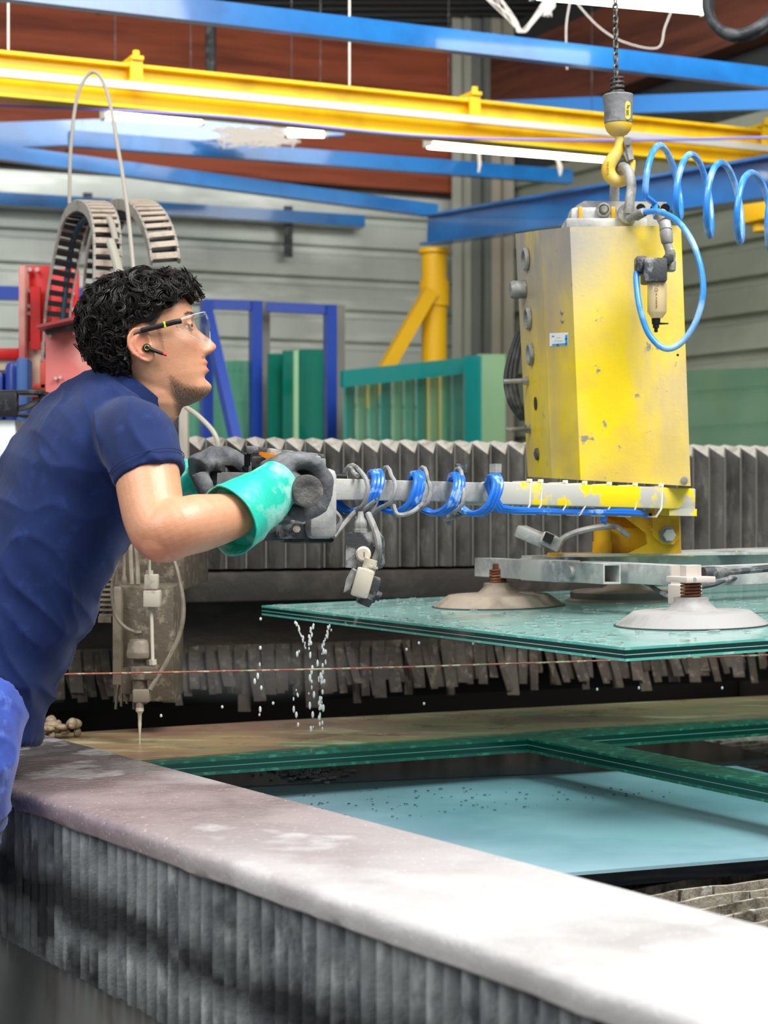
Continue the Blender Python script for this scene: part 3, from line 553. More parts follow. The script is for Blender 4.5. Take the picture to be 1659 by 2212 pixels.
cable('sagging_cable', AP([(402, 880, 4.9), (430, 900, 4.85), (462, 935, 4.82), (470, 968, 4.82), (450, 990, 4.84), (402, 1000, 4.9)]), .0065, m_beigec, 'beige cable drooping in front of the bellows', parent=None, seg=10)
# ------------------------------------------------------------------ cable chains over the carriage
m_link = M('chain_link_plastic', 'a9a49a', .55, 0, [dict(col='7e7a72', scale=30, lo=.5, hi=.68)]); m_lbar = M('chain_crossbar', 'c2b2a0', .6, 0, [dict(col='a08f80', scale=30, lo=.5, hi=.7)]); m_lin = M('chain_inner', '1b1c1e', .5)
def chain(root, path, wdir, wid):
    pts = spline(path, 24); L = [0]
    for i in range(1, len(pts)): L.append(L[-1]+(pts[i]-pts[i-1]).length)
    pitch = .031; n = int(L[-1]/pitch)
    def at(d):
        i = min(max(np.searchsorted(L, d)-1, 0), len(pts)-2); t = (d-L[i])/max(L[i+1]-L[i], 1e-6); return pts[i].lerp(pts[i+1], t)
    wd = V(wdir).normalized(); cen = sum(pts, V((0, 0, 0)))/len(pts)
    for k in range(n):
        a, b = at(k*pitch), at((k+1)*pitch); z = (b-a).normalized(); w2 = (wd-z*wd.dot(z)).normalized(); nn = z.cross(w2)
        c = (a+b)/2
        if nn.dot(c-cen) < 0: nn = -nn
        for s in (-1, 1):
            mb = MB(); o = c+w2*(s*wid/2); poly = [o-z*.020-nn*.014, o+z*.012-nn*.017, o+z*.020, o+z*.012+nn*.017, o-z*.020+nn*.014]; mb.prism(poly, w2*(s*.006)); mb.build('side_plate', m_link, root)
        mb = MB(); mb.box(c+nn*.015, (wid, .017, .004), (w2, z, nn)); mb.build('outer_crossbar', m_lbar, root)
        mb = MB(); mb.box(c-nn*.015, (wid, .016, .004), (w2, z, nn)); mb.build('inner_crossbar', m_lin, root)
c1 = thing('cable_chain', A(170, 720, 5.2), 'grey drag chain looping up from behind the pink housing', 'cable chain')
chain(c1, AP([(118, 780, 5.55), (126, 660, 5.55), (143, 560, 5.53), (162, 480, 5.48), (186, 447, 5.38), (212, 452, 5.25), (228, 490, 5.14), (232, 560, 5.1), (228, 690, 5.1)]), V((.97, .24, 0)), .066)
for pts, m_, r in (([(128, 760, 5.55), (150, 560, 5.53), (170, 490, 5.46), (200, 462, 5.3)], M('dark_teal_cable', '2a4a58', .5), .009), ([(250, 520, 5.08), (240, 480, 5.12), (230, 470, 5.2)], m_beigec, .009), ([(238, 520, 5.06), (250, 560, 5.04), (262, 610, 5.02), (268, 660, 5.0)], M('thick_beige_hose', 'bcb9a8', .5), .0125)):
    mb = MB(); mb.tube(spline(AP(pts), 8), r, 10); mb.build('enclosed_cable', m_, c1)
c2 = thing('cable_chain', A(300, 720, 5.1), 'grey drag chain coming down to a bracket behind the dark haired head', 'cable chain')
chain(c2, AP([(206, 740, 5.66), (209, 620, 5.66), (219, 530, 5.63), (242, 468, 5.55), (278, 443, 5.38), (312, 452, 5.2), (338, 490, 5.1), (353, 540, 5.06), (359, 588, 5.05)]), V((.97, .24, 0)), .07)
part('end_bracket', M('bracket_grey', '8b8375', .55), c2, lambda m: pbox(m, 328, 584, 392, 606, 5.0, .1))
part('bracket_post', m_dgrey, c2, lambda m: pbox(m, 340, 606, 385, 876, 5.04, .06))
# ------------------------------------------------------------------ red machine parts
m_red = M('red_paint', 'd81410', .4, 0, [dict(col='b80e0c', scale=6, lo=.5, hi=.7)]); m_pink = M('dusty_red_panel', 'd2706a', .55, 0, [dict(col='dba092', scale=5, lo=.45, hi=.65), dict(col='c4504e', scale=3, lo=.55, hi=.7)])
hs = thing('machine_housing', A(140, 870, 5.0), 'dusty pink red sheet metal housing with a slanted dark lid', 'machine housing')
part('cover_panel', m_pink, hs, lambda m: pbox(m, 98, 706, 204, 1000, 4.98, .02, .002)); part('housing_body', m_pink, hs, lambda m: pbox(m, 102, 708, 215, 1000, 5.0, .54, .004))
part('lid', M('lid_red', '8e3a3a', .5), hs, lambda m: m.bar(A(88, 710, 4.93), A(200, 685, 4.93), .12, .008)); part('lid_strip', m_dgrey, hs, lambda m: m.bar(A(100, 718, 4.955), A(190, 700, 4.955), .03, .012))  # dark grey strip runs under the lid
for px, py in ((120, 817), (130, 815), (108, 726), (160, 720)): part('screw', m_gal, hs, lambda m: m.cyl(A(px, py, 4.975), A(px, py, 4.965), .0045, n=8))
ms = thing('red_mast', A(75, 900, 5.6), 'bright red bolted steel mast behind the pink housing', 'machine mast')
part('mast_plate', m_red, ms, lambda m: pbox(m, 52, 574, 108, 990, 5.75, .03)); part('mast_plate', m_red, ms, lambda m: pbox(m, 104, 580, 168, 990, 5.95, .03))
part('mast_flange', m_pink, ms, lambda m: pbox(m, 40, 574, 54, 990, 5.68, .12)); part('cream_plate', M('cream_panel', 'e0cdb4', .5), ms, lambda m: pbox(m, 56, 738, 94, 850, 5.74, .03))
part('orange_tab', M('orange_panel', 'e8604a', .5), ms, lambda m: (pbox(m, 86, 775, 99, 840, 5.7, .02), pbox(m, 66, 828, 99, 842, 5.7, .02)))
part('mast_rib', m_red, ms, lambda m: m.bar(A(77, 620, 5.72), A(77, 755, 5.72), .02, .03, up=(1, 0, 0)))
for px, py in ((64, 582), (80, 582), (64, 628), (80, 628), (64, 661), (64, 677), (160, 588), (157, 634), (157, 668)): part('bolt', m_gal, ms, lambda m: m.cyl(A(px, py, 5.74 if px < 100 else 5.94), A(px, py, 5.72 if px < 100 else 5.92), .007, n=6))
lb = thing('control_cabinet', A(15, 900, 5.8), 'red and blue machine cabinet beside the red mast', 'machine cabinet')
part('cabinet_top', m_red, lb, lambda m: pbox(m, -60, 752, 40, 775, 5.7, .2)); part('cabinet_panel', M('cream_panel', 'e0cdb4', .5), lb, lambda m: pbox(m, -60, 770, 38, 800, 5.72, .2))
part('blue_body', m_blue2, lb, lambda m: (pbox(m, 8, 780, 42, 1000, 5.52, .1, .02), pbox(m, -60, 800, 8, 1000, 5.54, .1, .02))); part('blue_column', M('slate_blue', '3d66a8', .5), lb, lambda m: pbox(m, 34, 772, 60, 1000, 5.48, .08, .01))
part('machine_base', m_dgrey, lb, lambda m: m.box((A(10, 985, 5.75).x, 5.78, 1.0305), (.62, .45, .739), None, .01))
cb = thing('cable_carrier', A(40, 905, 4.6), 'black plastic cable carrier box with a grey cable inside', 'cable carrier')
part('carrier_plate', m_black, cb, lambda m: pbox(m, -80, 845, 36, 900, 4.6, .03)); part('carrier_frame', m_black, cb, lambda m: (pbox(m, 36, 845, 92, 852, 4.6, .1), pbox(m, 36, 893, 80, 900, 4.6, .1), pbox(m, 82, 848, 92, 900, 4.62, .1), pbox(m, -80, 842, 92, 848, 4.6, .14)))
part('enclosed_cable', M('light_grey_cable', 'b8bab8', .5), cb, lambda m: m.tube(spline(AP([(30, 885, 4.65), (60, 878, 4.65), (90, 862, 4.65)]), 6), .008, 10))
part('support_shelf', M('white_shelf', 'e9eeee', .5), cb, lambda m: pbox(m, -80, 906, 33, 990, 4.62, .92, .004))
# ================================================================== glass sheet held by the lifter
ZG = 1.018
ga, gb = Zp(1350, 1399, ZG), Zp(565, 1308, ZG); eab = (gb-ga).normalized(); eac = V((eab.y, -eab.x, 0)); eac = (eac+UP*.022).normalized(); GN = eab.cross(eac)
if GN.z < 0: GN = -GN
def ray(px, py): return V(((px-CX)/F, 1, -(py-CY)/F))
def onplane(px, py, p, n): d = ray(px, py); o = V((0, 0, H0)); return o+d*((p-o).dot(n)/d.dot(n))
def onglass(px, py): return onplane(px, py, ga, GN)
hg = thing('lifted_glass_plate', ga, 'thick laminated green glass plate hanging wet under the suction cups', 'glass plate')
polyG = [ga, ga+eac*1.75, gb+eac*1.75, gb]
def clear_green():
    m = bpy.data.materials.new('clear_green_glass'); m.use_nodes = True; nt = m.node_tree; N = nt.nodes; b = N['Principled BSDF']; o = N['Material Output']; Lk = nt.links
    b.inputs['Base Color'].default_value = lin('b4e4dc'); b.inputs['Roughness'].default_value = .045
    geo = N.new('ShaderNodeNewGeometry'); nz = N.new('ShaderNodeTexNoise'); nz.inputs['Scale'].default_value = 22; nz.inputs['Detail'].default_value = 4; Lk.new(geo.outputs['Position'], nz.inputs['Vector']); bp = N.new('ShaderNodeBump'); bp.inputs['Strength'].default_value = .14; bp.inputs['Distance'].default_value = .01; Lk.new(nz.outputs['Fac'], bp.inputs['Height']); Lk.new(bp.outputs[0], b.inputs['Normal'])
    tr = N.new('ShaderNodeBsdfTransparent'); tr.inputs[0].default_value = (.80, .95, .93, 1); lw = N.new('ShaderNodeLayerWeight'); lw.inputs[0].default_value = .5; pw = N.new('ShaderNodeMath'); pw.operation = 'POWER'; Lk.new(lw.outputs['Facing'], pw.inputs[0]); pw.inputs[1].default_value = 4; ma = N.new('ShaderNodeMath'); ma.operation = 'MULTIPLY_ADD'; Lk.new(pw.outputs[0], ma.inputs[0]); ma.inputs[1].default_value = .75; ma.inputs[2].default_value = .12
    mx = N.new('ShaderNodeMixShader'); Lk.new(ma.outputs[0], mx.inputs[0]); Lk.new(tr.outputs[0], mx.inputs[1]); Lk.new(b.outputs[0], mx.inputs[2]); Lk.new(mx.outputs[0], o.inputs[0]); return m
gA, gC = V(eab), V(eac)
inn = [ga+gA*.006+gC*.006, ga+gC*1.744+gA*.006, gb+gC*1.744-gA*.006, gb+gC*.006-gA*.006]
mb = MB(); mb.prism([p-GN*.0002 for p in inn], -GN*.0232); mb.build('glass_core', clear_green(), hg)
z_ = 0.0
for th, m_, nm in zip((.0045, .0075, .0012, .0060, .0045), (m_gl_l, m_gl_d, m_gl_w, m_gl_d, m_gl_l), ('edge_layer', 'edge_layer', 'interlayer', 'edge_layer', 'edge_layer')):
    mb = MB(); o = polyG; a_ = [p-GN*z_ for p in polyG]+[p-GN*z_ for p in inn]; b_ = [p-GN*th for p in a_]; z_ += th
    mb.add(a_+b_, [(i, (i+1) % 4, 4+(i+1) % 4, 4+i) for i in range(4)]+[(8+4+i, 8+4+(i+1) % 4, 8+(i+1) % 4, 8+i) for i in range(4)]+[(8+i, 8+(i+1) % 4, (i+1) % 4, i) for i in range(4)]+[(4+i, 4+(i+1) % 4, 12+(i+1) % 4, 12+i) for i in range(4)])
    mb.build(nm, m_, hg)
# water streaks and puddles lying on it
mb = MB(); rd = random.Random(21); m_wat = M('clear_water', 'e8f6f4', .03, 0, trans=.9, ior=1.33)
cups_ = [onglass(1494, 1350), onglass(1077, 1309), onglass(1352, 1296)]
for i in range(300):
    u, v = rd.random(), rd.random(); c = ga+eab*(u*1.58)+eac*(v*1.0+.03)+GN*.0019
    if min((c-q).length for q in cups_) < .185: continue
    L = rd.uniform(.004, .02); d = (eab*rd.gauss(0, 1)+eac*rd.gauss(0, 1)).normalized()
    mb.sph(c, (L, L*rd.uniform(.2, .6), .0016), (d, GN.cross(d), GN), n=10, m=4)
for i in range(120):
    c = ga+eab*rd.uniform(.01, 1.57)+eac*rd.uniform(.012, .05)+GN*.0019; L = rd.uniform(.003, .010); mb.sph(c, (L*1.5, L*.5, .0016), (eab, GN.cross(eab), GN), n=8, m=4)
mb.build('surface_water', m_wat, None, label='beads and streaks of water on the lifted glass plate', cat='water', kind='stuff')
# water falling from its lower edge
mb = MB(); fz = [(640, 1345, 660, 1400), (676, 1350, 668, 1392), (712, 1352, 698, 1398)]
def drop(px, py, Y, r, el): mb.sph(A(px, py, Y), (r*.72, r*.72, r*el*.8), n=8, m=6)
for (x0, y0, x1, y1) in fz:
    for k in range(16): t = k/15; drop(x0+(x1-x0)*t+rd.gauss(0, 2), y0+(y1-y0)*t, 4.22, rd.uniform(.0015, .0036), rd.uniform(1.2, 2.6))
for (x0, y0, x1, y1, n) in ((646, 1400, 640, 1580, 9), (668, 1392, 672, 1578, 14), (700, 1398, 690, 1580, 22), (686, 1430, 694, 1578, 12), (563, 1340, 560, 1560, 7)):
    for k in range(n): t = rd.random(); drop(x0+(x1-x0)*t+rd.gauss(0, 4), y0+(y1-y0)*t, 4.2, rd.uniform(.0015, .0046), rd.uniform(1.2, 3))
for k in range(70): a = rd.uniform(0, math.pi); q = rd.uniform(0, 1); drop(675+math.cos(a)*q*45, 1674-math.sin(a)*q*16, 4.3, rd.uniform(.0008, .0022), 1.4)
for k in range(60): q = Zp(rd.gauss(660, 60), min(rd.gauss(1668, 10), 1690), ZL+.0046); mb.sph(q, (rd.uniform(.003, .012), rd.uniform(.002, .006), .003), n=8, m=4)
for px, py in ((563, 1337), (905, 1389), (1022, 1390), (878, 1403), (1290, 1489), (1380, 1486), (1560, 1486), (916, 1520), (590, 1519), (348, 1546), (480, 1527)): drop(px, py, 4.3, .004, 1.2)
mb.build('falling_water', M('falling_water', 'f4f8f8', .05, 0, trans=.35, ior=1.33), None, label='streams of drops falling from the lifted glass plate and splashing below', cat='water', kind='stuff')
# ================================================================== vacuum lifter
m_ybox = M('worn_yellow', 'f0d010', .45, 0, [dict(col='e3cd6a', scale=3.2, lo=.46, hi=.62, st=(1, 1, .35)), dict(col='c9b382', scale=7, lo=.48, hi=.64, st=(1, 1, .25), max=.9), dict(col='c2a766', scale=3, lo=.35, hi=.6, dr=((1, 0, -.6), -.35, .05), max=.8), dict(col='b9a05c', scale=2.4, lo=.46, hi=.64, max=.75), dict(col='9d9890', scale=5, lo=.30, hi=.50, zr=(1.58, 1.84), st=(1, 1, .6), dr=((-1, 0, 0), -.60, -.42)), dict(col='a39d92', scale=9, lo=.42, hi=.60, zr=(1.70, 1.92), st=(1, 1, .5), max=.7), dict(col='8d887e', scale=30, lo=.66, hi=.72)], bump=(60, .08))
m_yarm = M('chipped_yellow', 'efd20a', .45, 0, [dict(col='b9b6ae', scale=9, lo=.47, hi=.52), dict(col='cdb36a', scale=4, lo=.55, hi=.7)])
m_ypost = M('dirty_yellow', 'dba90a', .5, 0, [dict(col='b5820a', scale=8, lo=.48, hi=.66), dict(col='efd02a', scale=20, lo=.6, hi=.7)])
m_steel = M('dusty_tube_steel', 'b6b6b1', .55, .1, [dict(col='86888a', scale=7, lo=.45, hi=.62), dict(col='cbcac4', scale=16, lo=.55, hi=.7), dict(col='d6c02a', scale=18, lo=.71, hi=.73)], bump=(60, .15))
m_bh2 = M('azure_hose', '2f86dc', .35, 0, [dict(col='9cc4ea', scale=9, lo=.5, hi=.68)], coat=.3)
m_bh = M('blue_hose', '1668cc', .35, 0, [dict(col='8fb4dc', scale=30, lo=.58, hi=.68)], coat=.3)
m_gc = M('dusty_grey_cable', '8f8f8d', .6, 0, [dict(col='6e6e6c', scale=40, lo=.5, hi=.65)])
m_tie = M('cable_tie', 'e2dccb', .5); m_cap = M('cream_cap', 'd5cdb9', .45, 0, [dict(col='a59d8b', scale=30, lo=.55, hi=.7)])
m_dusty = M('dusty_black', '3c3f41', .6, 0, [dict(col='a2a3a2', scale=24, lo=.48, hi=.62), dict(col='1c1d1f', scale=12, lo=.55, hi=.7)], bump=(60, .2))
lf = thing('vacuum_lifter', onglass(1350, 1330), 'worn yellow vacuum lifter with control box, handle arm and suction cups', 'vacuum lifter')
# control box shroud
BB = AP([(1140, 1030, 4.55), (1192, 1033, 4.28), (1254, 1037, 4.16), (1492, 1050, 4.12), (1485, 1045, 4.6), (1210, 1030, 4.75)])
BT = AP([(1113, 505, 4.55), (1168, 497, 4.28), (1231, 490, 4.16), (1471, 487, 4.16), (1466, 495, 4.6), (1190, 505, 4.75)])
mb = MB(); mb.loft([[a.lerp(b, t) for a, b in zip(BB, BT)] for t in (0, .25, .5, .75, 1)], True, True); box = mb.build('control_box', m_ybox, lf, ang=14)
def face(i): n = (BB[i+1]-BB[i]).cross(BT[i]-BB[i]).normalized(); return BB[i], (n if n.y < 0 else -n)
def onface(i, px, py): p, n = face(i); return onplane(px, py, p, n)
pL, nL = face(0); pF, nF = face(2); pC, nC = face(1)
for px, py in ((1138, 560), (1143, 688), (1148, 765)):
    c = onface(0, px, py); mb = MB(); mb.lathe(c, nL, [(.028, 0), (.028, .005), (.025, .009), (.021, .009), (.019, .002), (.012, .001)], 20); s = mb.build('socket', m_grey, box)
c = onface(0, 1134, 625); mb = MB(); mb.lathe(c, nL, [(.022, 0), (.022, .03), (.018, .036)], 16); mb.build('knob', m_grey, box)
for px, py in ((1140, 822), (1145, 926)): c = onface(0, px, py); mb = MB(); mb.cyl(c, c+nL*.06, .006, n=8); mb.cyl(c, c+nL*.012, .012, n=6); mb.build('stud', m_grey, box)
c = onface(0, 1157, 872); mb = MB(); mb.lathe(c, nL, [(.016, 0), (.016, .0012), (.001, .0012)], 20); mb.build('cable_hole', m_jet, box)
c = onface(0, 1162, 981); mb = MB(); mb.lathe(c, nL, [(.015, 0), (.014, .006), (.006, .009)], 16); mb.build('cap_screw', m_dgrey, box)
for px, py in ((1214, 675), (1215, 693)): c = onface(1, px, py); mb = MB(); mb.lathe(c, nC, [(.005, 0), (.0045, .003), (.002, .004)], 12); mb.build('rivet', m_grey, box)
c = onface(2, 1478, 1037); mb = MB(); mb.lathe(c, nF, [(.008, 0), (.008, .003), (.004, .004)], 12); mb.build('rivet', m_grey, box)
c = onface(2, 1464, 767); mb = MB(); mb.lathe(c, nF, [(.003, 0), (.003, .001), (.001, .001)], 10); mb.build('drill_hole', m_jet, box)
def patch(i, x0, y0, x1, y1, off, mat, nm, par_, sk=0):
    p, n = face(i); q = [onplane(a, b, p, n)+n*off for a, b in ((x0, y1), (x1, y1-sk), (x1, y0-sk), (x0, y0))]; mb = MB(); mb.prism(q, n*.0004); return mb.build(nm, mat, par_)
m_stb = M('sticker_blue', '2f9fe0', .4); m_stn = M('sticker_navy', '0a5aa8', .4); m_stg = M('sticker_grey', 'cfd6da', .5)
st = patch(1, 1188, 720, 1228, 748, .0005, m_white, 'sticker', box, 2)
patch(1, 1222, 724, 1227, 746, .0011, m_stb, 'sticker_band', box, 1); patch(1, 1194, 743, 1227, 747, .0011, m_stb, 'sticker_band', box, 2)
patch(1, 1222, 730, 1226, 734, .0016, m_stn, 'sticker_mark', box); patch(1, 1204, 743, 1208, 747, .0016, m_stn, 'sticker_mark', box); patch(1, 1193, 725, 1198, 728, .0011, m_stb, 'sticker_mark', box); patch(1, 1203, 728, 1212, 730, .0011, m_stg, 'sticker_mark', box); patch(1, 1198, 735, 1217, 737, .0011, m_stg, 'sticker_mark', box)
# yoke on top of the box
part('yoke_plate', m_steel, lf, lambda m: (m.prism([onplane(x, y, A(1380, 460, 4.32), V((0, -1, 0))) for x, y in ((1245, 492), (1440, 488), (1440, 436), (1262, 434), (1244, 445))], V((0, .014, 0)))))
part('yoke_housing', m_steel, lf, lambda m: (pbox(m, 1232, 446, 1335, 494, 4.24, .07, .012), pbox(m, 1222, 470, 1400, 496, 4.22, .12, .006)))
part('yoke_stripe', m_ypost, lf, lambda m: (pbox(m, 1250, 446, 1258, 476, 4.232, .02, .002), pbox(m, 1320, 446, 1330, 480, 4.236, .02, .002)))
part('yoke_pin', m_grey, lf, lambda m: m.lathe(A(1303, 455, 4.24), (0, -1, 0), [(.017, 0), (.017, .012), (.014, .015), (.012, .015), (.010, .010), (.008, .022), (.006, .024)], 20))
for px in (1384, 1415, 1437): part('yoke_hole', m_jet, lf, lambda m: m.cyl(A(px, 450, 4.319), A(px, 450, 4.317), .011, n=16))
# hook shackle
part('shackle', m_grey, lf, lambda m: (m.tube(spline(AP([(1358, 462, 4.2), (1361, 430, 4.2), (1364, 402, 4.21), (1358, 373, 4.235), (1346, 361, 4.265), (1335, 372, 4.3), (1328, 400, 4.33), (1328, 442, 4.34)]), 8), .0115, 12), m.lathe(A(1355, 463, 4.215), (0, -1, 0), [(.023, 0), (.024, .006), (.022, .014), (.010, .015), (.009, .02), (.004, .021)], 20)))
# air fittings and filter
part('air_coupling', m_grey, lf, lambda m: (m.cyl(A(1427, 462, 4.12), A(1436, 480, 4.1), .014), m.lathe(A(1436, 480, 4.1), A(1442, 530, 4.08)-A(1436, 480, 4.1), [(.013, 0), (.014, .02), (.012, .022), (.0145, .026), (.013, .05), (.009, .055)], 16), m.cyl(A(1441, 526, 4.085), A(1447, 545, 4.08), .010), m.lathe(A(1448, 540, 4.07), -UP, [(.010, 0), (.012, .008), (.011, .024), (.0125, .027), (.012, .045), (.008, .048)], 14)))
part('hose_fitting', m_grey, lf, lambda m: (m.cyl(A(1358, 474, 4.16), A(1384, 460, 4.13), .009), m.cyl(A(1374, 466, 4.14), A(1392, 458, 4.12), .012, .010)))
fr = thing_ = part('air_filter', m_dusty, lf, lambda m: (pbox(m, 1392, 556, 1442, 608, 4.0, .07, .005), pbox(m, 1376, 552, 1398, 590, 4.04, .05, .004), pbox(m, 1436, 548, 1456, 566, 4.03, .04, .004)))
part('filter_bowl', M('clear_bowl', 'd9c49c', .15, 0, alpha=.72), fr, lambda m: m.lathe(A(1419, 608, 4.03), -UP, [(.019, 0), (.021, .004), (.021, .066), (.019, .07), (.012, .08)], 24))
part('drain_valve', m_jet, fr, lambda m: (m.lathe(A(1417, 688, 4.03), -UP, [(.010, 0), (.009, .012), (.007, .014), (.007, .02), (.004, .022), (.004, .03)], 12), m.cyl(A(1418, 699, 4.03), A(1444, 699, 4.02), .003, .0015, n=8)))
part('filter_knob', m_dusty, fr, lambda m: m.lathe(A(1395, 577, 4.03), V((-.8, -.6, 0)), [(.016, 0), (.016, .01), (.011, .013), (.011, .022), (.008, .024)], 14))
mk = M('bowl_print', '6b4a22', .6)
part('bowl_marking', mk, fr, lambda m: (m.tube(ring(A(1417, 626, 4.007), (1, 0, 0), UP, .0035, .0035, 16), .0006, 4, True), [m.box(A(1418, 636+q, 4.0075), (.002, .0006, .0035)) for q in (0, 8, 14, 19, 24, 28)], m.box(A(1414, 616, 4.0075), (.004, .0006, .001)), m.box(A(1421, 617, 4.0075), (.003, .0006, .0015))))
cbm = MB(); cbm.tube(spline(AP([(1390, 459, 4.125), (1425, 458, 4.08), (1468, 482, 4.02), (1503, 540, 3.98), (1519, 620, 3.96), (1505, 690, 3.96), (1472, 740, 3.97), (1436, 753, 3.98), (1402, 722, 3.99), (1382, 665, 4.0), (1375, 612, 4.02), (1375, 588, 4.03)]), 12), .0068, 12); cbm.build('air_hose', m_bh2, lf)
for k in range(3): mb = MB(); mb.tube(spline(AP([(1135+4*k, 690, 4.75), (1112+6*k, 740, 4.72), (1094+9*k, 815, 4.7), (1104+8*k, 870, 4.7), (1128+6*k, 905, 4.72)]), 8), .008, 8); mb.build('power_cord', m_dgrey, lf)
# arm
part('arm_tube', m_steel, lf, lambda m: m.bar(A(690, 1056.5, 3.5), A(1075, 1064.6, 3.9), .04, .0405, bev=.003)); part('arm_sleeve', m_yarm, lf, lambda m: m.bar(A(1053, 1064.5, 3.875), A(1487, 1078, 4.2), .048, .0475, bev=.003))
part('sleeve_foot', m_yarm, lf, lambda m: m.bar(A(1430, 1106, 4.17), A(1489, 1107, 4.2), .06, .016)); part('arm_edge', m_yarm, lf, lambda m: m.bar(A(975, 1086, 3.82), A(1058, 1089, 3.88), .03, .006))
aD = (A(1487, 1078, 4.2)-A(690, 1056.5, 3.5)).normalized()
for px, py in ((996, 1042), (1070, 1042)):
    Y = 3.82 if px < 1000 else 3.9; part('clamp_bolt', m_grey if px > 1000 else m_dusty, lf, lambda m: (m.cyl(A(px, py, Y), A(px, 1016, Y), .007, n=10), m.cyl(A(px, 1021, Y), A(px, 1002, Y), .0145, n=6)))
def tie(px, Y, par_):
    t = (px-1053)/434; yc = 1064.5+13.5*t; c = A(px, yc, Y); x = aD; n = V((aD.y, -aD.x, 0)); mb = MB()
    q = [c+n*.0255+UP*.0255, c+n*.0262-UP*.024-x*.004, c+n*.018-UP*.042-x*.012, c-n*.018-UP*.042-x*.012, c-n*.0262+UP*.0255]
    mb.tube(q, .0026, 6, True); mb.box(c+n*.022+UP*.028, (.009, .009, .007), (x, n, UP), .001); mb.build('cable_tie', m_tie, par_)
for px in (1128, 1152, 1205, 1247, 1300, 1356, 1412): tie(px, 3.875+.325*(px-1053)/434-.0, lf)
# hoses wound round the arm
ax0 = A(735, 1057, 3.545); axL = (A(1060, 1064.6, 3.885)-ax0).length; nA = V((aD.y, -aD.x, 0)); uA = nA.cross(aD)
if uA.z < 0: uA = -uA
def wind(turns, rad, off, ph, x0, x1, r, nm, mat, tail=(), wob=0, n=8):
    pts = []; m = int(turns*24)
    for i in range(m+1):
        t = i/m; a = ph+2*math.pi*turns*t; rr = rad*(1+wob*math.sin(3.1*a+1)); s = x0+(x1-x0)*t+off
        pts.append(ax0+aD*s+nA*(rr*math.cos(a))+uA*(rr*1.05*math.sin(a)-(.006 if math.sin(a) < -.3 else 0)))
    pts += [V(p) for p in tail]; mb = MB(); mb.tube(pts, r, n); mb.build(nm, mat, lf)
for k in range(3):
    o = k*.009; tl = spline(AP([(1075+5*k, 1102-3*k, 3.87), (1130, 1105-2*k, 3.9), (1250, 1107-2*k, 4.0), (1375, 1110-3*k, 4.09), (1400, 1118, 4.2)]), 8)
    wind(4.08, .034+.001*k, o, math.pi*.85, -.01, axL*.93, .0056, 'blue_hose', m_bh, tl)
wind(3.6, .040, .02, math.pi*.2, -.005, axL*.72, .0042, 'signal_cable', m_gc, AP([(960, 1125, 3.8), (972, 1132, 3.8), (968, 1110, 3.85)]), .18)
wind(1.4, .043, .0, math.pi*1.1, .02, .05, .0045, 'signal_cable', m_gc, AP([(768, 1115, 3.55), (775, 1128, 3.54)]), .1)
for pts, r in (([(720, 1160, 3.5), (745, 1130, 3.53), (770, 1105, 3.55), (800, 1108, 3.56), (815, 1075, 3.56)], .005), ([(716, 1098, 3.5), (735, 1120, 3.5), (728, 1140, 3.5), (716, 1150, 3.5)], .004), ([(795, 1110, 3.53), (812, 1150, 3.5), (818, 1185, 3.49), (806, 1214, 3.5)], .0065), ([(850, 1092, 3.6), (860, 1112, 3.58), (890, 1106, 3.6), (915, 1085, 3.65)], .0045)):
    mb = MB(); mb.tube(spline(AP(pts), 8), r, 8); mb.build('signal_cable', m_gc, lf)
# control head with the grips
hdl = AP([(668, 1061, 3.25), (600, 1052, 3.44), (500, 1042, 3.64), (446, 1034, 3.76)])
part('handle_bar', m_steel, lf, lambda m: m.cyl(hdl[0].lerp(hdl[1], .3), hdl[3], .013))
m_grip = M('dusty_grip', '6d6b68', .7, 0, [dict(col='8f8d89', scale=30, lo=.5, hi=.65), dict(col='4a4947', scale=14, lo=.5, hi=.7)], bump=(80, .4))
part('grip', m_grip, lf, lambda m: m.lathe(hdl[0], hdl[1]-hdl[0], [(.012, .002), (.018, 0), (.027, .003), (.029, .012), (.028, .03), (.021, .034), (.020, .17)], 24), ang=50); part('grip', m_grip, lf, lambda m: m.lathe(hdl[3], hdl[2]-hdl[3], [(.024, 0), (.027, .008), (.025, .03), (.020, .034), (.019, .14)], 20), ang=50)
ah = thing_ = part('control_head', m_steel, lf, lambda m: (m.box(A(682, 1088, 3.52), (.058, .1, .132), (V((.93, .36, 0)), V((-.36, .93, 0)), UP), .014)))
part('head_casing', m_dusty, lf, lambda m: (m.box(A(628, 1128, 3.54), (.072, .12, .062), (V((.93, .36, 0)), V((-.36, .93, 0)), UP), .006), m.box(A(585, 1140, 3.56), (.09, .09, .05), (V((.93, .36, 0)), V((-.36, .93, 0)), UP), .006)))
part('lower_cover', m_black, lf, lambda m: m.box(A(662, 1156, 3.54), (.09, .08, .03), (V((.93, .36, 0)), V((-.36, .93, 0)), V((0, 0, 1))), .008))
part('channel', m_steel, lf, lambda m: (m.bar(A(476, 1037, 3.6), A(650, 1046, 3.54), .03, .028), m.bar(A(486, 1024, 3.64), A(640, 1028, 3.58), .03, .008)))
part('channel_mouth', m_jet, lf, lambda m: m.bar(A(474.5, 1037, 3.599), A(476.5, 1037, 3.6), .022, .02))
m_or = M('orange_lever', 'e0861a', .45, 0, [dict(col='b56a1c', scale=14, lo=.5, hi=.65)])
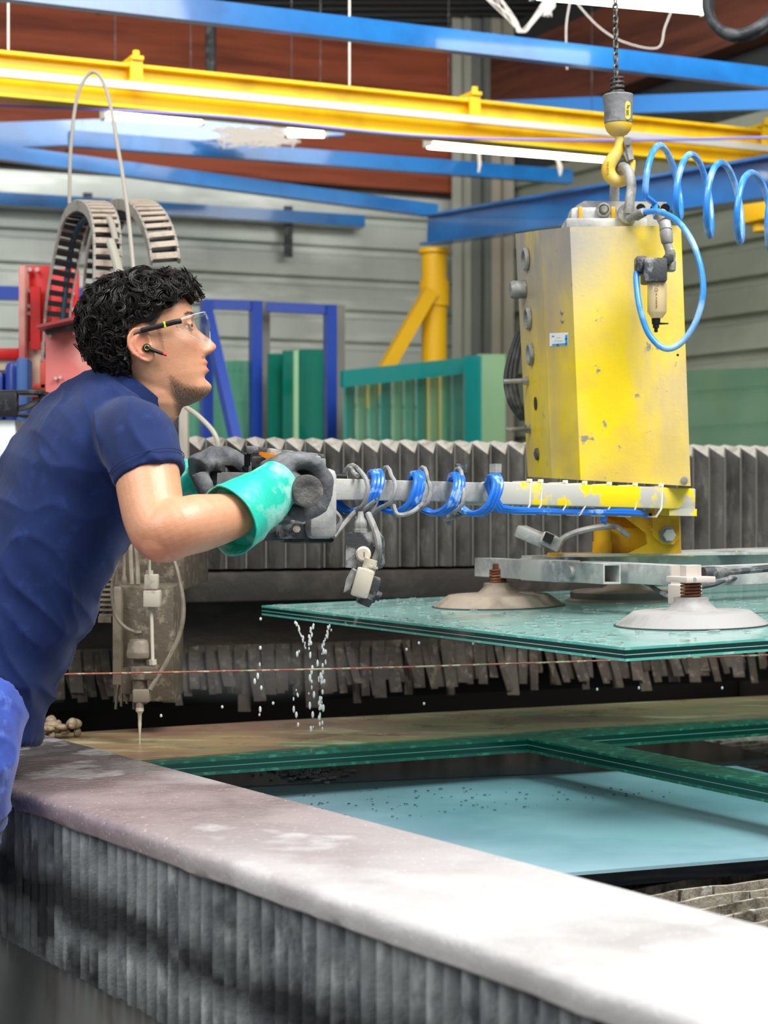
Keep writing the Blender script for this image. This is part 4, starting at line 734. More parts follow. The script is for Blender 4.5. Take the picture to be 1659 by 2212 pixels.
part('valve_lever', m_or, lf, lambda m: m.prism(AP([(552, 974, 3.5), (606, 984, 3.5), (602, 993, 3.5), (580, 994, 3.5), (560, 982, 3.5)]), V((.01, .03, 0)))); part('lever_rail', m_dusty, lf, lambda m: m.bar(A(532, 970, 3.5), A(694, 988, 3.58), .022, .012, bev=.002)); part('lever_clamp', m_dusty, lf, lambda m: (pbox(m, 530, 963, 558, 980, 3.47, .05, .004)))
part('pull_rod', m_jet, lf, lambda m: (m.cyl(A(538, 978, 3.5), A(531, 1020, 3.5), .004), m.sph(A(529, 1012, 3.5), .006), m.lathe(A(534, 995, 3.5), UP, [(.006, -.01), (.006, .012)], 8))); part('lever_block', m_dusty, lf, lambda m: m.box(A(590, 1006, 3.56), (.08, .05, .034), None, .004))
part('switch_block', m_grey, lf, lambda m: (pbox(m, 654, 984, 692, 1012, 3.5, .05, .003), pbox(m, 688, 990, 703, 1012, 3.5, .04, .002))); part('switch_label', M('orange_label', 'e08a1a', .5), lf, lambda m: pbox(m, 658, 994, 678, 1006, 3.497, .004, 0)); part('switch_print', M('green_print', '3f8f74', .5), lf, lambda m: pbox(m, 674, 993, 688, 1002, 3.496, .003, 0))
part('head_pedestal', m_dusty, lf, lambda m: pbox(m, 664, 1008, 694, 1026, 3.52, .03, .002)); part('pipe_union', m_jet, lf, lambda m: m.cyl(A(695, 1029, 3.53), A(745, 1031, 3.56), .008))
part('warning_label', M('yellow_label', 'efc61c', .45, 0, [dict(col='b9ad7a', scale=30, lo=.5, hi=.6)]), lf, lambda m: m.prism(AP([(603, 1096, 3.46), (640, 1096, 3.455), (650, 1087, 3.455), (659, 1090, 3.455), (659, 1104, 3.455), (606, 1104, 3.46)]), V((.001, .004, 0)))); part('name_plate', m_grey, lf, lambda m: pbox(m, 600, 1108, 659, 1132, 3.46, .008, .001)); part('rod_end', m_dgrey, lf, lambda m: m.lathe(A(598, 1117, 3.44), V((-.5, -.86, .1)), [(.013, -.03), (.014, 0), (.010, .006), (.005, .006)], 14))
for px, py in ((632, 1127), (653, 1128)): part('screw', m_grey, lf, lambda m: m.lathe(A(px, py, 3.455), (0, -1, 0), [(.0042, 0), (.004, .003), (.0018, .0035)], 12))
part('push_button', m_cap, lf, lambda m: m.lathe(A(641, 1142, 3.47), (0, -1, 0), [(.0075, 0), (.007, .006), (.003, .007)], 16))
# pendant switch box and plug under the arm
pdn = part('pendant_box', m_dusty, lf, lambda m: m.prism(AP([(746, 1226, 3.5), (812, 1231, 3.5), (818, 1222, 3.5), (817, 1166, 3.5), (806, 1150, 3.5), (748, 1152, 3.5)]), V((.012, .05, .002))))
part('cable_gland', m_grey, pdn, lambda m: m.lathe(A(779, 1150, 3.52), UP, [(.016, 0), (.016, .006), (.013, .007), (.014, .016), (.011, .022), (.007, .028), (.005, .04)], 8)); part('push_button', m_cap, pdn, lambda m: m.lathe(A(785, 1197, 3.5), (0, -1, 0), [(.015, 0), (.0145, .008), (.011, .011), (.004, .011)], 20)); part('button_slot', m_grey, pdn, lambda m: m.box(A(787, 1197, 3.4885), (.0015, .001, .009)))
pd = (A(776, 1305, 3.48)-A(800, 1218, 3.48)).normalized(); px_ = V((0, -1, 0)); py_ = pd.cross(px_)
plg = part('plug_body', m_cap, lf, lambda m: m.box(A(783, 1259, 3.475), (.034, .030, .055), (py_, px_, pd), .005))
part('plug_neck', m_cap, plg, lambda m: (m.cyl(A(802, 1208, 3.48), A(794, 1238, 3.48), .0125, .0135), m.cyl(A(801, 1222, 3.48), A(800, 1226, 3.48), .0142))); part('plug_socket', m_dusty, plg, lambda m: (m.box(A(800, 1272, 3.5), (.03, .034, .05), (py_, px_, pd), .005), m.cyl(A(790, 1290, 3.48), A(783, 1306, 3.48), .018, .014, n=10), m.cyl(A(812, 1285, 3.48), A(822, 1290, 3.48), .009))); part('plug_clip', m_grey, plg, lambda m: m.prism(AP([(760, 1228, 3.47), (772, 1236, 3.47), (756, 1272, 3.47), (742, 1280, 3.47), (748, 1250, 3.47)]), V((.004, .02, 0))))
# post and frame
part('post_bracket', m_ypost, lf, lambda m: (m.prism(AP([(1355, 1196, 4.22), (1469, 1196, 4.22), (1466, 1108, 4.22), (1340, 1110, 4.22), (1395, 1152, 4.22), (1398, 1175, 4.22)]), V((.005, .012, 0))), pbox(m, 1312, 1140, 1400, 1196, 4.3, .05, .003), pbox(m, 1330, 1104, 1468, 1116, 4.22, .2, .002), pbox(m, 1290, 1112, 1468, 1196, 4.42, .015, .002)))
part('post_pivot', m_ypost, lf, lambda m: (m.cyl(A(1301, 1196, 4.28), A(1301, 1141, 4.28), .02, n=20), m.cyl(A(1301, 1196, 4.28), A(1301, 1170, 4.28), .0225, n=20))); part('pivot_ear', m_ypost, lf, lambda m: m.prism(AP([(1408, 1100, 4.2), (1468, 1100, 4.2), (1468, 1160, 4.2), (1455, 1176, 4.2), (1430, 1176, 4.2), (1410, 1158, 4.2)]), V((.002, .014, 0))))
part('pivot_nut', m_grey, lf, lambda m: (m.lathe(A(1441, 1155, 4.2), V((.25, -1, 0)), [(.019, 0), (.019, .004), (.0005, .004)], 20), m.cyl(A(1441, 1155, 4.2), A(1447, 1156, 4.175), .0155, .0145, n=6))); part('base_plate', m_ypost, lf, lambda m: m.box(A(1340, 1198, 4.32), (.30, .16, .008), (E2, -E1, UP)))
ZT = 1.117
def TZ(px, py): return Zp(px, py, ZT)
def hollow(m, p0, p1, w_, h_, open_end=True, th=.004):
    x, y, z = basis(V(p1)-V(p0)); L = (V(p1)-V(p0)).length; c = (V(p0)+V(p1))/2
    m.box(c+y*(h_/2-th/2), (w_, th, L), (x, y, z)); m.box(c-y*(h_/2-th/2), (w_, th, L), (x, y, z)); m.box(c+x*(w_/2-th/2), (th, h_-2*th, L), (x, y, z)); m.box(c-x*(w_/2-th/2), (th, h_-2*th, L), (x, y, z))
    m.box(c-z*.05, (w_-2*th, h_-2*th, L-.1), (x, y, z))
t1a, t1b = TZ(1043, 1224.5), TZ(1322, 1239.5); uT = (t1b-t1a).normalized(); vT = V((-uT.y, uT.x, 0))
part('frame_tube', m_steel, lf, lambda m: hollow(m, t1a, t1b, .045, .044)); part('tube_sleeve', m_steel, lf, lambda m: m.bar(t1a+uT*.22, t1a+uT*.40, .05, .049, bev=.002)); part('locking_bolt', m_grey, lf, lambda m: m.cyl(t1a+uT*.44+vT*-.02, t1a+uT*.44-vT*.034, .014, n=12))
t2b = TZ(1466, 1243); t2a = t2b-uT*.62; part('frame_tube', m_steel, lf, lambda m: m.bar(t2a, t2b, .045, .044, bev=.003)); part('tube_end', M('pink_dust', 'c9b9ae', .7), lf, lambda m: m.bar(t2b, t2b+uT*.001, .04, .04))
for k, (q, dz) in enumerate(((.40, 0.012), (.62, 0.008), (-.05, .0))):
    a = t2b-uT*q-vT*((.02, .0, -.02)[k]); part('cross_tube', m_steel, lf, lambda m: hollow(m, a+UP*dz, a+vT*1.6+UP*(dz+.03), .045, .04))
part('top_strip', m_steel, lf, lambda m: (m.box(t2b-uT*.45+vT*.12+UP*.027, (.3, .10, .006), (vT, uT, UP)), m.box(t2b-uT*.36+vT*.25+UP*.035, (.6, .05, .006), (vT, uT, UP))))
# suction cups
m_cupw = M('dusty_white_cup', '9c9a98', .6, 0, [dict(col='8a8885', scale=12, lo=.48, hi=.64), dict(col='6e6c69', scale=5, lo=.58, hi=.7)], bump=(50, .15)); m_cupb = M('muddy_cup', '9d9080', .6, 0, [dict(col='7d7163', scale=12, lo=.48, hi=.64)], bump=(50, .15)); m_spr = M('rusty_spring', '6b3d2a', .5, .3, [dict(col='9a6a4c', scale=40, lo=.5, hi=.65)]); m_lip = M('rubber_lip', '3a3a3b', .5)
def cup(px, py, mat, flat, r, hub, sp=True):
    c = onglass(px, py)+GN*.0005
    prof = [(r*.97, 0), (r, .0015), (r*.985, .0035), (r*.80, .024), (r*.77, .027), (r*.74, .0275), (hub*1.7, .030), (hub*1.4, .038), (hub*1.15, .046), (hub*1.15, .054), (hub*.9, .055)] if not flat else [(r*1.04, 0), (r*1.04, .003), (r*.98, .006), (r*.95, .007), (r*.95, .022), (r*.93, .024), (hub*2.0, .028), (hub*1.5, .036), (hub*1.3, .046), (hub*1.5, .052), (hub, .052)]
    mb = MB(); mb.lathe(c, GN, prof, 48); cp = mb.build('suction_cup', mat, lf, ang=50)
    mb = MB(); mb.lathe(c, GN, [(r*1.02, 0), (r*1.025, .001), (r*1.0, .0022), (r*.9, .0022)], 48); mb.build('sealing_lip', m_lip, cp)
    if flat: mb = MB(); mb.lathe(c, GN, [(r*.955, .008), (r*.956, .009), (r*.956, .021), (r*.955, .022)], 48); mb.build('cup_band', M('cup_band', '5f5a53', .5), cp)
    if sp:
        hp = [c+GN*(.053+.034*i/80)+V((1, 0, 0))*(hub*.62*math.cos(i*.4))+V((0, 1, 0))*(hub*.62*math.sin(i*.4)) for i in range(81)]; mb = MB(); mb.tube(hp, .003, 6); mb.build('spring', m_spr, cp); mb = MB(); mb.cyl(c+GN*.05, c+GN*.1, hub*.42); mb.build('spindle', m_spr, cp)
    return c
cN = cup(1494, 1350, m_cupw, False, .150, .030); cL_ = cup(1077, 1309, m_cupb, False, .155, .030); cM = cup(1352, 1296, m_cupb, True, .142, .030, False)
cR = onglass(1690, 1310)
part('cup_bracket', M('dusty_bracket', 'cbbfb6', .6), lf, lambda m: (m.box(cN+GN*.090, (.07, .07, .012), (vT, uT, UP), .002), m.cyl(cN+GN*.094, cN+GN*.118, .021, n=6), m.box((cN+t2b)/2+UP*.01, (.05, .05, .04), (vT, uT, UP), .002)))
part('bracket_screw', m_grey, lf, lambda m: m.cyl(cN+GN*.09-V((0, .034, 0)), cN+GN*.09-V((0, .04, 0)), .005, n=10))
part('air_line', m_dusty, lf, lambda m: (m.lathe(cN+GN*.102+vT*.03, vT, [(.011, 0), (.013, .01), (.012, .04), (.008, .06)], 12), m.tube(spline([cN+GN*.102+vT*.09, cN+GN*.108+vT*.2, cN+GN*.12+vT*.4], 6), .006, 8), m.tube(spline([cN+GN*.102+vT*.09, cN+GN*.11+vT*.2-uT*.02, cN+GN*.125+vT*.4-uT*.02], 6), .0055, 8)))
part('air_line', m_dusty, lf, lambda m: m.tube(spline(AP([(1403, 1262, 4.05), (1420, 1275, 3.95), (1450, 1290, 3.88), (1476, 1297, 3.82)]), 6), .005, 8)); part('air_line', m_dusty, lf, lambda m: m.tube(spline(AP([(1515, 1268, 3.8), (1545, 1262, 3.8), (1580, 1250, 3.85), (1640, 1246, 3.95)]), 6), .0045, 8)); part('cable_tie', m_tie, lf, lambda m: m.tube(ring(A(1634, 1242, 3.95), (0, 1, 0), UP, .012, .017, 16), .0024, 6, True))
# hanging position sensor
part('sensor_housing', m_grey, lf, lambda m: (m.bar(A(1122, 1146, 4.25), A(1182, 1172, 4.22), .05, .028, bev=.004), m.bar(A(1172, 1160, 4.21), A(1212, 1180, 4.2), .045, .03, bev=.003))); part('sensor_lens', m_jet, lf, lambda m: m.bar(A(1176, 1158, 4.185), A(1194, 1166, 4.18), .012, .02)); part('sensor_arm', m_grey, lf, lambda m: m.tube(spline(AP([(1205, 1174, 4.2), (1225, 1158, 4.2), (1270, 1143, 4.2), (1325, 1137, 4.22), (1345, 1148, 4.22), (1360, 1158, 4.22)]), 8), .007, 8)); part('hose_drop', m_bh, lf, lambda m: (m.cyl(A(1305, 1105, 4.1), A(1304, 1126, 4.12), .008), m.cyl(A(1304, 1122, 4.12), A(1300, 1130, 4.12), .01)))
# ================================================================== hook, chain and coiled hose
HY = 4.27; hk = thing('hoist_hook', A(1336, 400, HY), 'yellow safety hook under a dusty grey bell marked 500 kg', 'hook')
m_hook = M('hook_yellow', 'e3b40a', .45, 0, [dict(col='cdb56c', scale=16, lo=.45, hi=.62)]); m_bell = M('dusty_bell', '77797b', .7, 0, [dict(col='4b4d50', scale=22, lo=.5, hi=.6), dict(col='96989a', scale=12, lo=.55, hi=.7)], bump=(50, .3))
part('bell', m_bell, hk, lambda m: m.lathe(A(1335.5, 268, HY), UP, [(.031, 0), (.0325, .002), (.033, .04), (.0355, .056), (.0365, .064), (.034, .067), (.012, .07)], 32)); part('bell_cap', m_hook, hk, lambda m: m.lathe(A(1336, 295, HY), UP, [(.010, 0), (.020, .005), (.028, .014), (.0315, .024), (.032, .0285)], 32))
hp = [(1337, 288, 10), (1338, 305, 10), (1336, 322, 12), (1327, 338, 14), (1318, 352, 15), (1314, 366, 15), (1318, 380, 15), (1330, 390, 14), (1345, 391, 12), (1357, 382, 10), (1365, 366, 7), (1368, 346, 5)]
mb = MB(); sp = spline([A(x, y, HY) for x, y, r in hp], 5); rr = [interp(i, [k*5 for k in range(len(hp))], [r for *_, r in hp])*HY/F for i in range(len(sp))]
mb.tube(sp, rr, 14, sq=1.0); mb.build('hook_body', m_hook, hk, ang=60)
part('latch', m_grey, hk, lambda m: (m.bar(A(1355, 304, HY-.008), A(1364, 345, HY-.008), .012, .008, up=(0, 1, 0)), m.cyl(A(1356, 305, HY-.02), A(1356, 305, HY+.008), .009, n=14), m.bar(A(1346, 318, HY), A(1358, 348, HY), .010, .006, up=(0, 1, 0))))
part('spring', m_dgrey, hk, lambda m: m.tube([A(1333+.0, 206-38*i/96, HY)+V((.0145*math.cos(i*.26), .0145*math.sin(i*.26), 0)) for i in range(97)], .0028, 6))
part('rating_plate', M('rating_yellow', 'd9c64a', .5), hk, lambda m: m.prism([A(1356, 238, HY-.0305)+V((math.cos(2*math.pi*i/20)*.0055, -.6*abs(0), math.sin(2*math.pi*i/20)*.008+(.013 if math.sin(2*math.pi*i/20) > 0 else -.013))) for i in range(20)], V((.002, .006, 0))))
def text(body, size, c, rot, mat, parent, ext=.0003):
    cu = bpy.data.curves.new('lettering', 'FONT'); cu.body = body; cu.size = size; cu.align_x = 'CENTER'; cu.align_y = 'CENTER'; cu.extrude = ext; cu.materials.append(mat)
    t0 = bpy.data.objects.new('tmp', cu); COL.objects.link(t0); me = bpy.data.meshes.new_from_object(t0.evaluated_get(bpy.context.evaluated_depsgraph_get())); bpy.data.objects.remove(t0); me.name = 'lettering'
    o = bpy.data.objects.new('lettering', me); COL.objects.link(o); o.location = c; o.rotation_euler = rot; par(o, parent); return o
text('500 kg', .0092, A(1356, 238, HY-.0312), (math.pi/2, -math.pi/2, 0), M('plate_print', '4a4424', .6), hk)
text('VEITOO', .0085, A(1313, 362, HY-.0166), (math.pi/2, -math.pi/2, 0), M('hook_cast', 'c2a04a', .6), hk, .0008)
ch = thing('hoist_chain', A(1328, 168, HY), 'dark steel link chain hanging down to the hook bell', 'chain')
mb = MB(); L_ = .0085; W_ = .0052; pts = [V((W_*math.cos(t)*1.0, 0, (L_ if math.sin(t) >= 0 else -L_)*.55+L_*.55*math.sin(t))) for t in [2*math.pi*k/16 for k in range(16)]]; mb.tube(pts, .0024, 6, True); lk, _ = mb.mesh('chain_link', M('chain_steel', '6f6c66', .45, .5, [dict(col='2f2d2a', scale=90, lo=.5, hi=.6)]), origin=V((0, 0, 0)))
top_ = A(1325, -330, HY); bot_ = A(1331, 176, HY); nl = int((top_-bot_).length/.0142)
for i in range(nl+1): p = bot_.lerp(top_, i/nl); inst('chain_link', lk, p, ch, rot=(0, 0, .4+(math.pi/2)*(i % 2)))
hj = thing('overhead_jib', top_, 'blue jib arm carrying the hoist chain above the view', 'crane arm')
part('arm_beam', m_blue, hj, lambda m: m.bar(top_+UP*.16-E2*1.2, top_+UP*.16+E2*4.5, .08, .1)); part('trolley', m_yeljib, hj, lambda m: m.box(top_+UP*.07, (.12, .12, .08), None, .01)); part('arm_pillar', m_yeljib, hj, lambda m: m.cyl(V((top_.x+E2.x*4.4, top_.y+E2.y*4.4, 0)), top_+UP*.16+E2*4.4, .07))
mb = MB(); pts = [A(1418, 470, 4.14), A(1414, 440, 4.16)]
for i in range(0, 240):
    a = -math.pi*.62+i*.12; cx = 1430+66*(a/(2*math.pi)); cy = 400+17*(a/(2*math.pi)); am = interp(a/(2*math.pi), [-.31, 0, .5, 1, 1.5, 3], [80, 86, 62, 84, 84, 78]); pts.append(A(cx+19*math.sin(a-.2), cy-am*math.cos(a), 4.2+.085*math.sin(a)))
mb.tube(pts, .0075, 10); mb.build('coiled_air_hose', m_bh2, None, label='light blue coiled air hose rising from the lifter box', cat='hose')
# ================================================================== the worker
def remeshed(mb, name, vox, smooth=4, fac=.5):
    me, o = mb.mesh(name, m_white, origin=V((0, 0, 0))); ob = bpy.data.objects.new('tmp', me); COL.objects.link(ob)
    r = ob.modifiers.new('r', 'REMESH'); r.mode = 'VOXEL'; r.voxel_size = vox; r.adaptivity = 0
    if smooth: s = ob.modifiers.new('s', 'SMOOTH'); s.iterations = smooth; s.factor = fac
    dg = bpy.context.evaluated_depsgraph_get(); out = bpy.data.meshes.new_from_object(ob.evaluated_get(dg)); bpy.data.objects.remove(ob); bpy.data.meshes.remove(me)
    out.name = name; out.materials.clear(); out.polygons.foreach_set('use_smooth', [True]*len(out.polygons)); return out
def getv(me): a = np.empty(len(me.vertices)*3, 'f'); me.vertices.foreach_get('co', a); return a.reshape(-1, 3)
def setv(me, a): me.vertices.foreach_set('co', a.astype('f').ravel()); me.update()
def getn(me): a = np.empty(len(me.vertices)*3, 'f'); me.vertices.foreach_get('normal', a); return a.reshape(-1, 3)
def place(me, name, mat, parent, **kw):
    a = getv(me); c = V([float(x) for x in (a.min(0)+a.max(0))/2]); setv(me, a-np.array(c)); me.materials.append(mat)
    ob = bpy.data.objects.new(name, me); COL.objects.link(ob); ob.location = c
    if parent: par(ob, parent)
    return tag(ob, **kw)
# ---- head
HC = A(318, 757, 3.40); yw, pt = math.radians(8), math.radians(12)
f0 = V((math.cos(yw), math.sin(yw), 0)); hy = V((-math.sin(yw), math.cos(yw), 0)); hx = f0*math.cos(pt)+UP*math.sin(pt); hz = hx.cross(hy)
if hz.z < 0: hz = -hz
def HL(x, y, z): return HC+hx*x+hy*y+hz*z
tz = [-.114, -.108, -.100, -.088, -.072, -.058, -.042, -.025, 0, .02, .04, .06, .08, .10, .113, .121, .126]
txf = [.055, .080, .094, .0985, .0945, .0975, .0985, .0985, .0945, .089, .0945, .0965, .090, .075, .056, .034, .012]
txb = [.015, -.005, -.015, -.022, -.03, -.04, -.052, -.064, -.082, -.09, -.094, -.095, -.092, -.080, -.064, -.046, -.02]
tw_ = [.018, .030, .041, .050, .057, .061, .064, .067, .071, .0725, .074, .0745, .072, .063, .05, .034, .013]
def g(x, s): return math.exp(-(x/s)**2)
def head_pt(z, t):
    xf, xb, w_ = interp(z, tz, txf), interp(z, tz, txb), interp(z, tz, tw_); xc = -.004+max(0, -z-.03)*.25
    c, s = math.cos(t), math.sin(t); p = interp(z, [-.11, -.05, .02, .08], [.92, .86, .78, .85])
    if c >= 0: x = xc+(xf-xc)*c**interp(z, [-.1, 0, .1], [.9, .85, .95])
    else: x = xc+(xb-xc)*abs(c)**.9*-1*-1
    y = w_*math.copysign(abs(s)**(p if c >= 0 else .8), s); ay = abs(y); d = 0
    if c > 0:
        nz_ = interp(z, [-.040, -.034, -.030, -.026, -.020, -.014, -.006, .006, .018, .028, .036, .044], [0, .003, .008, .021, .029, .0305, .0265, .019, .0115, .006, .002, 0]); sg = interp(z, [-.032, -.022, -.008, .02, .04], [.0125, .0125, .0095, .008, .010])
        d += nz_*g(y, sg)+.008*g(ay-.0145, .006)*g(z+.023, .007)
        d -= .013*g(ay-.031, .015)*g(z-.025, .0115)
        d += .0045*g(ay-.028, .022)*g(z-.0455, .009)
        d += .0065*g(y, .021)*g(z+.0435, .0052)+.0070*g(y, .019)*g(z+.0585, .0055)-.0035*g(y, .022)*g(z+.0505, .0022)-.004*g(y, .02)*g(z+.069, .006)
        d += .0045*g(y, .02)*g(z+.090, .011)+.003*g(ay-.05, .018)*g(z+.002, .016)-.002*g(y, .004)*g(z+.036, .005)
        d *= min(1, c*2.2)
    return V((x+d, y*(1+.02*g(z+.005, .02)), z))
mb = MB(); rings = []
for i in range(125):
    z = -.114+.240*i/124; rings.append([HL(*head_pt(z, 2*math.pi*k/150)) for k in range(150)])
mb.loft(rings)
# ear
for sd in (-1, 1):
    def EP(u, v, o=0): return HL(-.002+u, sd*(.0715+.004+.45*max(0, -u)+o), v+.004)
    hel = [(.008, .004), (.0065, .016), (.001, .027), (-.010, .0315), (-.021, .028), (-.029, .017), (-.031, .004), (-.027, -.010), (-.018, -.0205), (-.007, -.028), (.002, -.0285), (.007, -.020), (.007, -.010)]
    mb.tube(spline([EP(u, v) for u, v in hel], 5), [.0032+.0020*max(0, (i-42)/18) for i in range(61)], 8)
    mb.tube(spline([EP(u, v, .000) for u, v in ((-.006, .022), (-.016, .016), (-.020, .004), (-.017, -.009), (-.008, -.016), (.000, -.017))], 5), .0036, 8)
    rg_ = []
    for sc, dd in ((1.0, -.001), (.98, -.006), (.6, -.009), (.05, -.010)): rg_.append([EP(-.012+(u+.012)*sc, v*sc+.001, dd) for u, v in hel])
    mb.loft(rg_); mb.sph(EP(.007, -.004, 0), (.005, .006, .007), n=10, m=6); mb.sph(EP(-.001, -.022, -.002), (.008, .006, .008), n=10, m=6)
    mb.sph(HL(.0755, sd*.031, .0335), .0122, n=14, m=10); mb.sph(HL(.0750, sd*.031, .0155), .0112, n=14, m=10)
    # eyelids
    for vz, rr_ in ((1, .0024), (-1, .0018)):
        ec = V((.0785, sd*.031, .025)); mb.tube([HL(*(ec+V((.0128*math.cos(a)*math.cos(.5*vz), sd*.0128*math.sin(a)*-1, .0128*math.sin(.42*vz)*math.cos(a)+.0)))) for a in np.linspace(-1.25, 1.25, 13)], rr_, 6)
# neck
NB0 = A(282, 872, 3.42); mb.tube(spline([HL(-.012, 0, .0), HL(-.010, 0, -.04), HL(-.004, 0, -.085), NB0.lerp(HL(0, 0, -.10), .4), NB0, A(250, 920, 3.42)], 6), [interp(i, [0, 6, 12, 18, 24, 30], [.055, .056, .056, .058, .064, .07]) for i in range(31)], 28)
# torso, hips
Lr = V((math.sin(math.radians(25)), -math.cos(math.radians(25)), 0))
TR = [(-80, 1600, 3.33, .118, .172), (-72, 1500, 3.34, .120, .172), (-18, 1400, 3.36, .116, .168), (42, 1280, 3.38, .120, .172), (98, 1160, 3.40, .124, .182), (152, 1050, 3.42, .126, .195), (204, 965, 3.42, .118, .198), (244, 908, 3.42, .102, .172), (272, 872, 3.42, .085, .125), (292, 848, 3.42, .073, .088)]
def torso(mb, k, extra=0, n=48, cut=None):
    C_ = spline([A(*r[:3]) for r in TR], 5); m = len(C_); rings = []
    for i, c in enumerate(C_):
        t = (C_[min(i+1, m-1)]-C_[max(i-1, 0)]).normalized(); L2 = (Lr-t*Lr.dot(t)).normalized(); D = t.cross(L2)
        if D.x < 0: D = -D
        hd_, hw = interp(i/5, range(len(TR)), [r[3] for r in TR]), interp(i/5, range(len(TR)), [r[4] for r in TR])
        rings.append([c+D*((hd_*k+extra)*math.copysign(abs(math.cos(a))**.85, math.cos(a)))+L2*((hw*k+extra)*math.copysign(abs(math.sin(a))**.85, math.sin(a))) for a in [2*math.pi*q/n for q in range(n)]])
    mb.loft(rings); return rings
torso(mb, .92)
SH = A(296, 912, 3.27)
armR = [(235, 975, 3.40, .05), (283, 962, 3.27, .053), (312, 995, 3.20, .056), (322, 1055, 3.165, .0555), (333, 1115, 3.13, .053), (350, 1152, 3.10, .049), (385, 1140, 3.10, .0505), (430, 1130, 3.13, .0495), (480, 1120, 3.17, .043), (535, 1104, 3.22, .035), (584, 1074, 3.265, .029)]
mb.tube(spline([A(*a[:3]) for a in armR], 5), [interp(i/5, range(len(armR)), [a[3] for a in armR]) for i in range(5*(len(armR)-1)+1)], 28); mb.sph(A(346, 1172, 3.085), .034); mb.sph(A(412, 1108, 3.13), (.05, .03, .028)); mb.sph(A(368, 1048, 3.17), (.018, .03, .05))
armL = [(180, 935, 3.50, .06), (150, 930, 3.60, .058), (200, 1060, 3.72, .052), (250, 1130, 3.78, .046), (320, 1095, 3.77, .042), (395, 1046, 3.757, .031)]
mb.tube(spline([A(*a[:3]) for a in armL], 5), [interp(i/5, range(len(armL)), [a[3] for a in armL]) for i in range(5*(len(armL)-1)+1)], 24)
# legs
legs = []
for k, ((x0, x1, x2), dY, bx) in enumerate((((-88, -108, -124), 0, 0), ((-120, -150, -170), .18, -.05))):
    a, b, c = A(x0, 1510, 3.27+dY), A(x1, 1640, 3.19+dY), A(x2, 1750, 3.17+dY); kn = V((c.x-.05, c.y-.02, .50)); an = V((c.x-.13, c.y-.04, .11)); 
    def clear(p, r):      # keep the leg outside the rim, sliding along it so that it stays in the same line of sight
        d = (p-I1).dot(NRM)+(.345+r)
        if d > 0:
            k_ = p.x/p.y; p = p-NRM*d; s_ = (k_*p.y-p.x)/(UR.x-k_*UR.y); p = p+UR*(s_ if k == 0 else 0)
        return p
    a = clear(a, .085); b = clear(b, .128); c = clear(c, .122); kn = clear(kn, .10); an = clear(an, .12); legs.append((a, b, c, kn, an))
def legtube(mb, k, ex):
    for a, b, c, kn, an in legs:
        q = spline([a, b, c, kn, an], 6); mb.tube(q, [interp(i/6, range(5), [.10, .092, .086, .064, .048])*k+ex for i in range(len(q))], 24)
legtube(mb, .9, 0)
for a, b, c, kn, an in legs: mb.sph(an+V((.05, .02, -.06)), (.12, .045, .035))
body_me = remeshed(mb, 'body', .0029, 3)
# vertex colours
P_ = getv(body_me); R_ = P_-np.array(HC); X_ = R_@np.array(hx); Y_ = R_@np.array(hy); Z_ = R_@np.array(hz); AY = np.abs(Y_); npts = len(P_)
def nlin(h): return np.array(lin(h)[:3])
col = np.tile(nlin('d29a78'), (npts, 1)); stub = np.zeros(npts); inh = (Z_ > -.13) & (np.abs(X_) < .15) & (AY < .1)
def mixc(m, h): global col; m = np.clip(m, 0, 1)[:, None]; col = col*(1-m)+nlin(h)*m
def ss(a, b, x): t = np.clip((x-a)/(b-a), 0, 1); return t*t*(3-2*t)
gs = lambda v, s: np.exp(-(v/s)**2)
mixc(inh*(AY > .06)*gs(X_+.014, .026)*gs(Z_-.004, .04)*.55*(AY > .0735), 'b9604c')
mixc(inh*gs(X_-.085, .03)*gs(AY-.035, .025)*gs(Z_+.012, .02)*.35, 'c8765e'); mixc(inh*gs(X_-.122, .018)*gs(Z_+.018, .016)*.35, 'c8705a')
mixc(inh*(X_ > .085)*gs(AY, .024)*(gs(Z_+.0445, .0045)+gs(Z_+.0575, .006))*1.0, 'b5605a')
zl = np.interp(X_, [-.12, -.052, -.038, -.028, 0, .018, .032, .05, .07, .085, .11], [-.06, -.066, -.060, .036, .042, .030, .046, .066, .080, .088, .093])
scalp = inh*ss(-.006, .008, Z_-zl); stub = np.maximum(stub, scalp*.97*(AY < .0765))
jl = np.interp(X_, [.0, .02, .035, .05, .075, .10, .12], [-.03, -.040, -.060, -.074, -.084, -.086, -.084]); beard = inh*ss(.016, -.014, Z_-jl)*ss(.010, .035, X_)*ss(-.155, -.125, Z_); stub = np.maximum(stub, beard*.72)
sb = inh*gs(X_-.026, .008)*ss(-.03, .0, Z_)*ss(.05, .03, Z_)*(AY > .05); stub = np.maximum(stub, sb*.55)
mous = inh*(X_ > .085)*gs(Z_+.0345, .0052)*ss(.036, .024, AY); stub = np.maximum(stub, mous*.62); mous2 = inh*(X_ > .07)*gs(AY-.03, .006)*ss(-.04, -.055, Z_)*ss(-.085, -.07, Z_); stub = np.maximum(stub, mous2*.3)
brow = inh*(X_ > .06)*gs(Z_-.0475-.10*(AY-.03)*(AY < .045), .0045)*ss(.010, .016, AY)*ss(.056, .046, AY); stub = np.maximum(stub, brow*.95)
elb = gs(np.linalg.norm(P_-np.array(A(345, 1188, 3.07)), axis=1), .045); mixc(elb*.45, 'c0705a')
ca = body_me.color_attributes.new('Col', 'FLOAT_COLOR', 'POINT'); ca.data.foreach_set('color', np.c_[col, np.ones(npts)].astype('f').ravel())
fa = body_me.attributes.new('stub', 'FLOAT', 'POINT'); fa.data.foreach_set('value', stub.astype('f'))
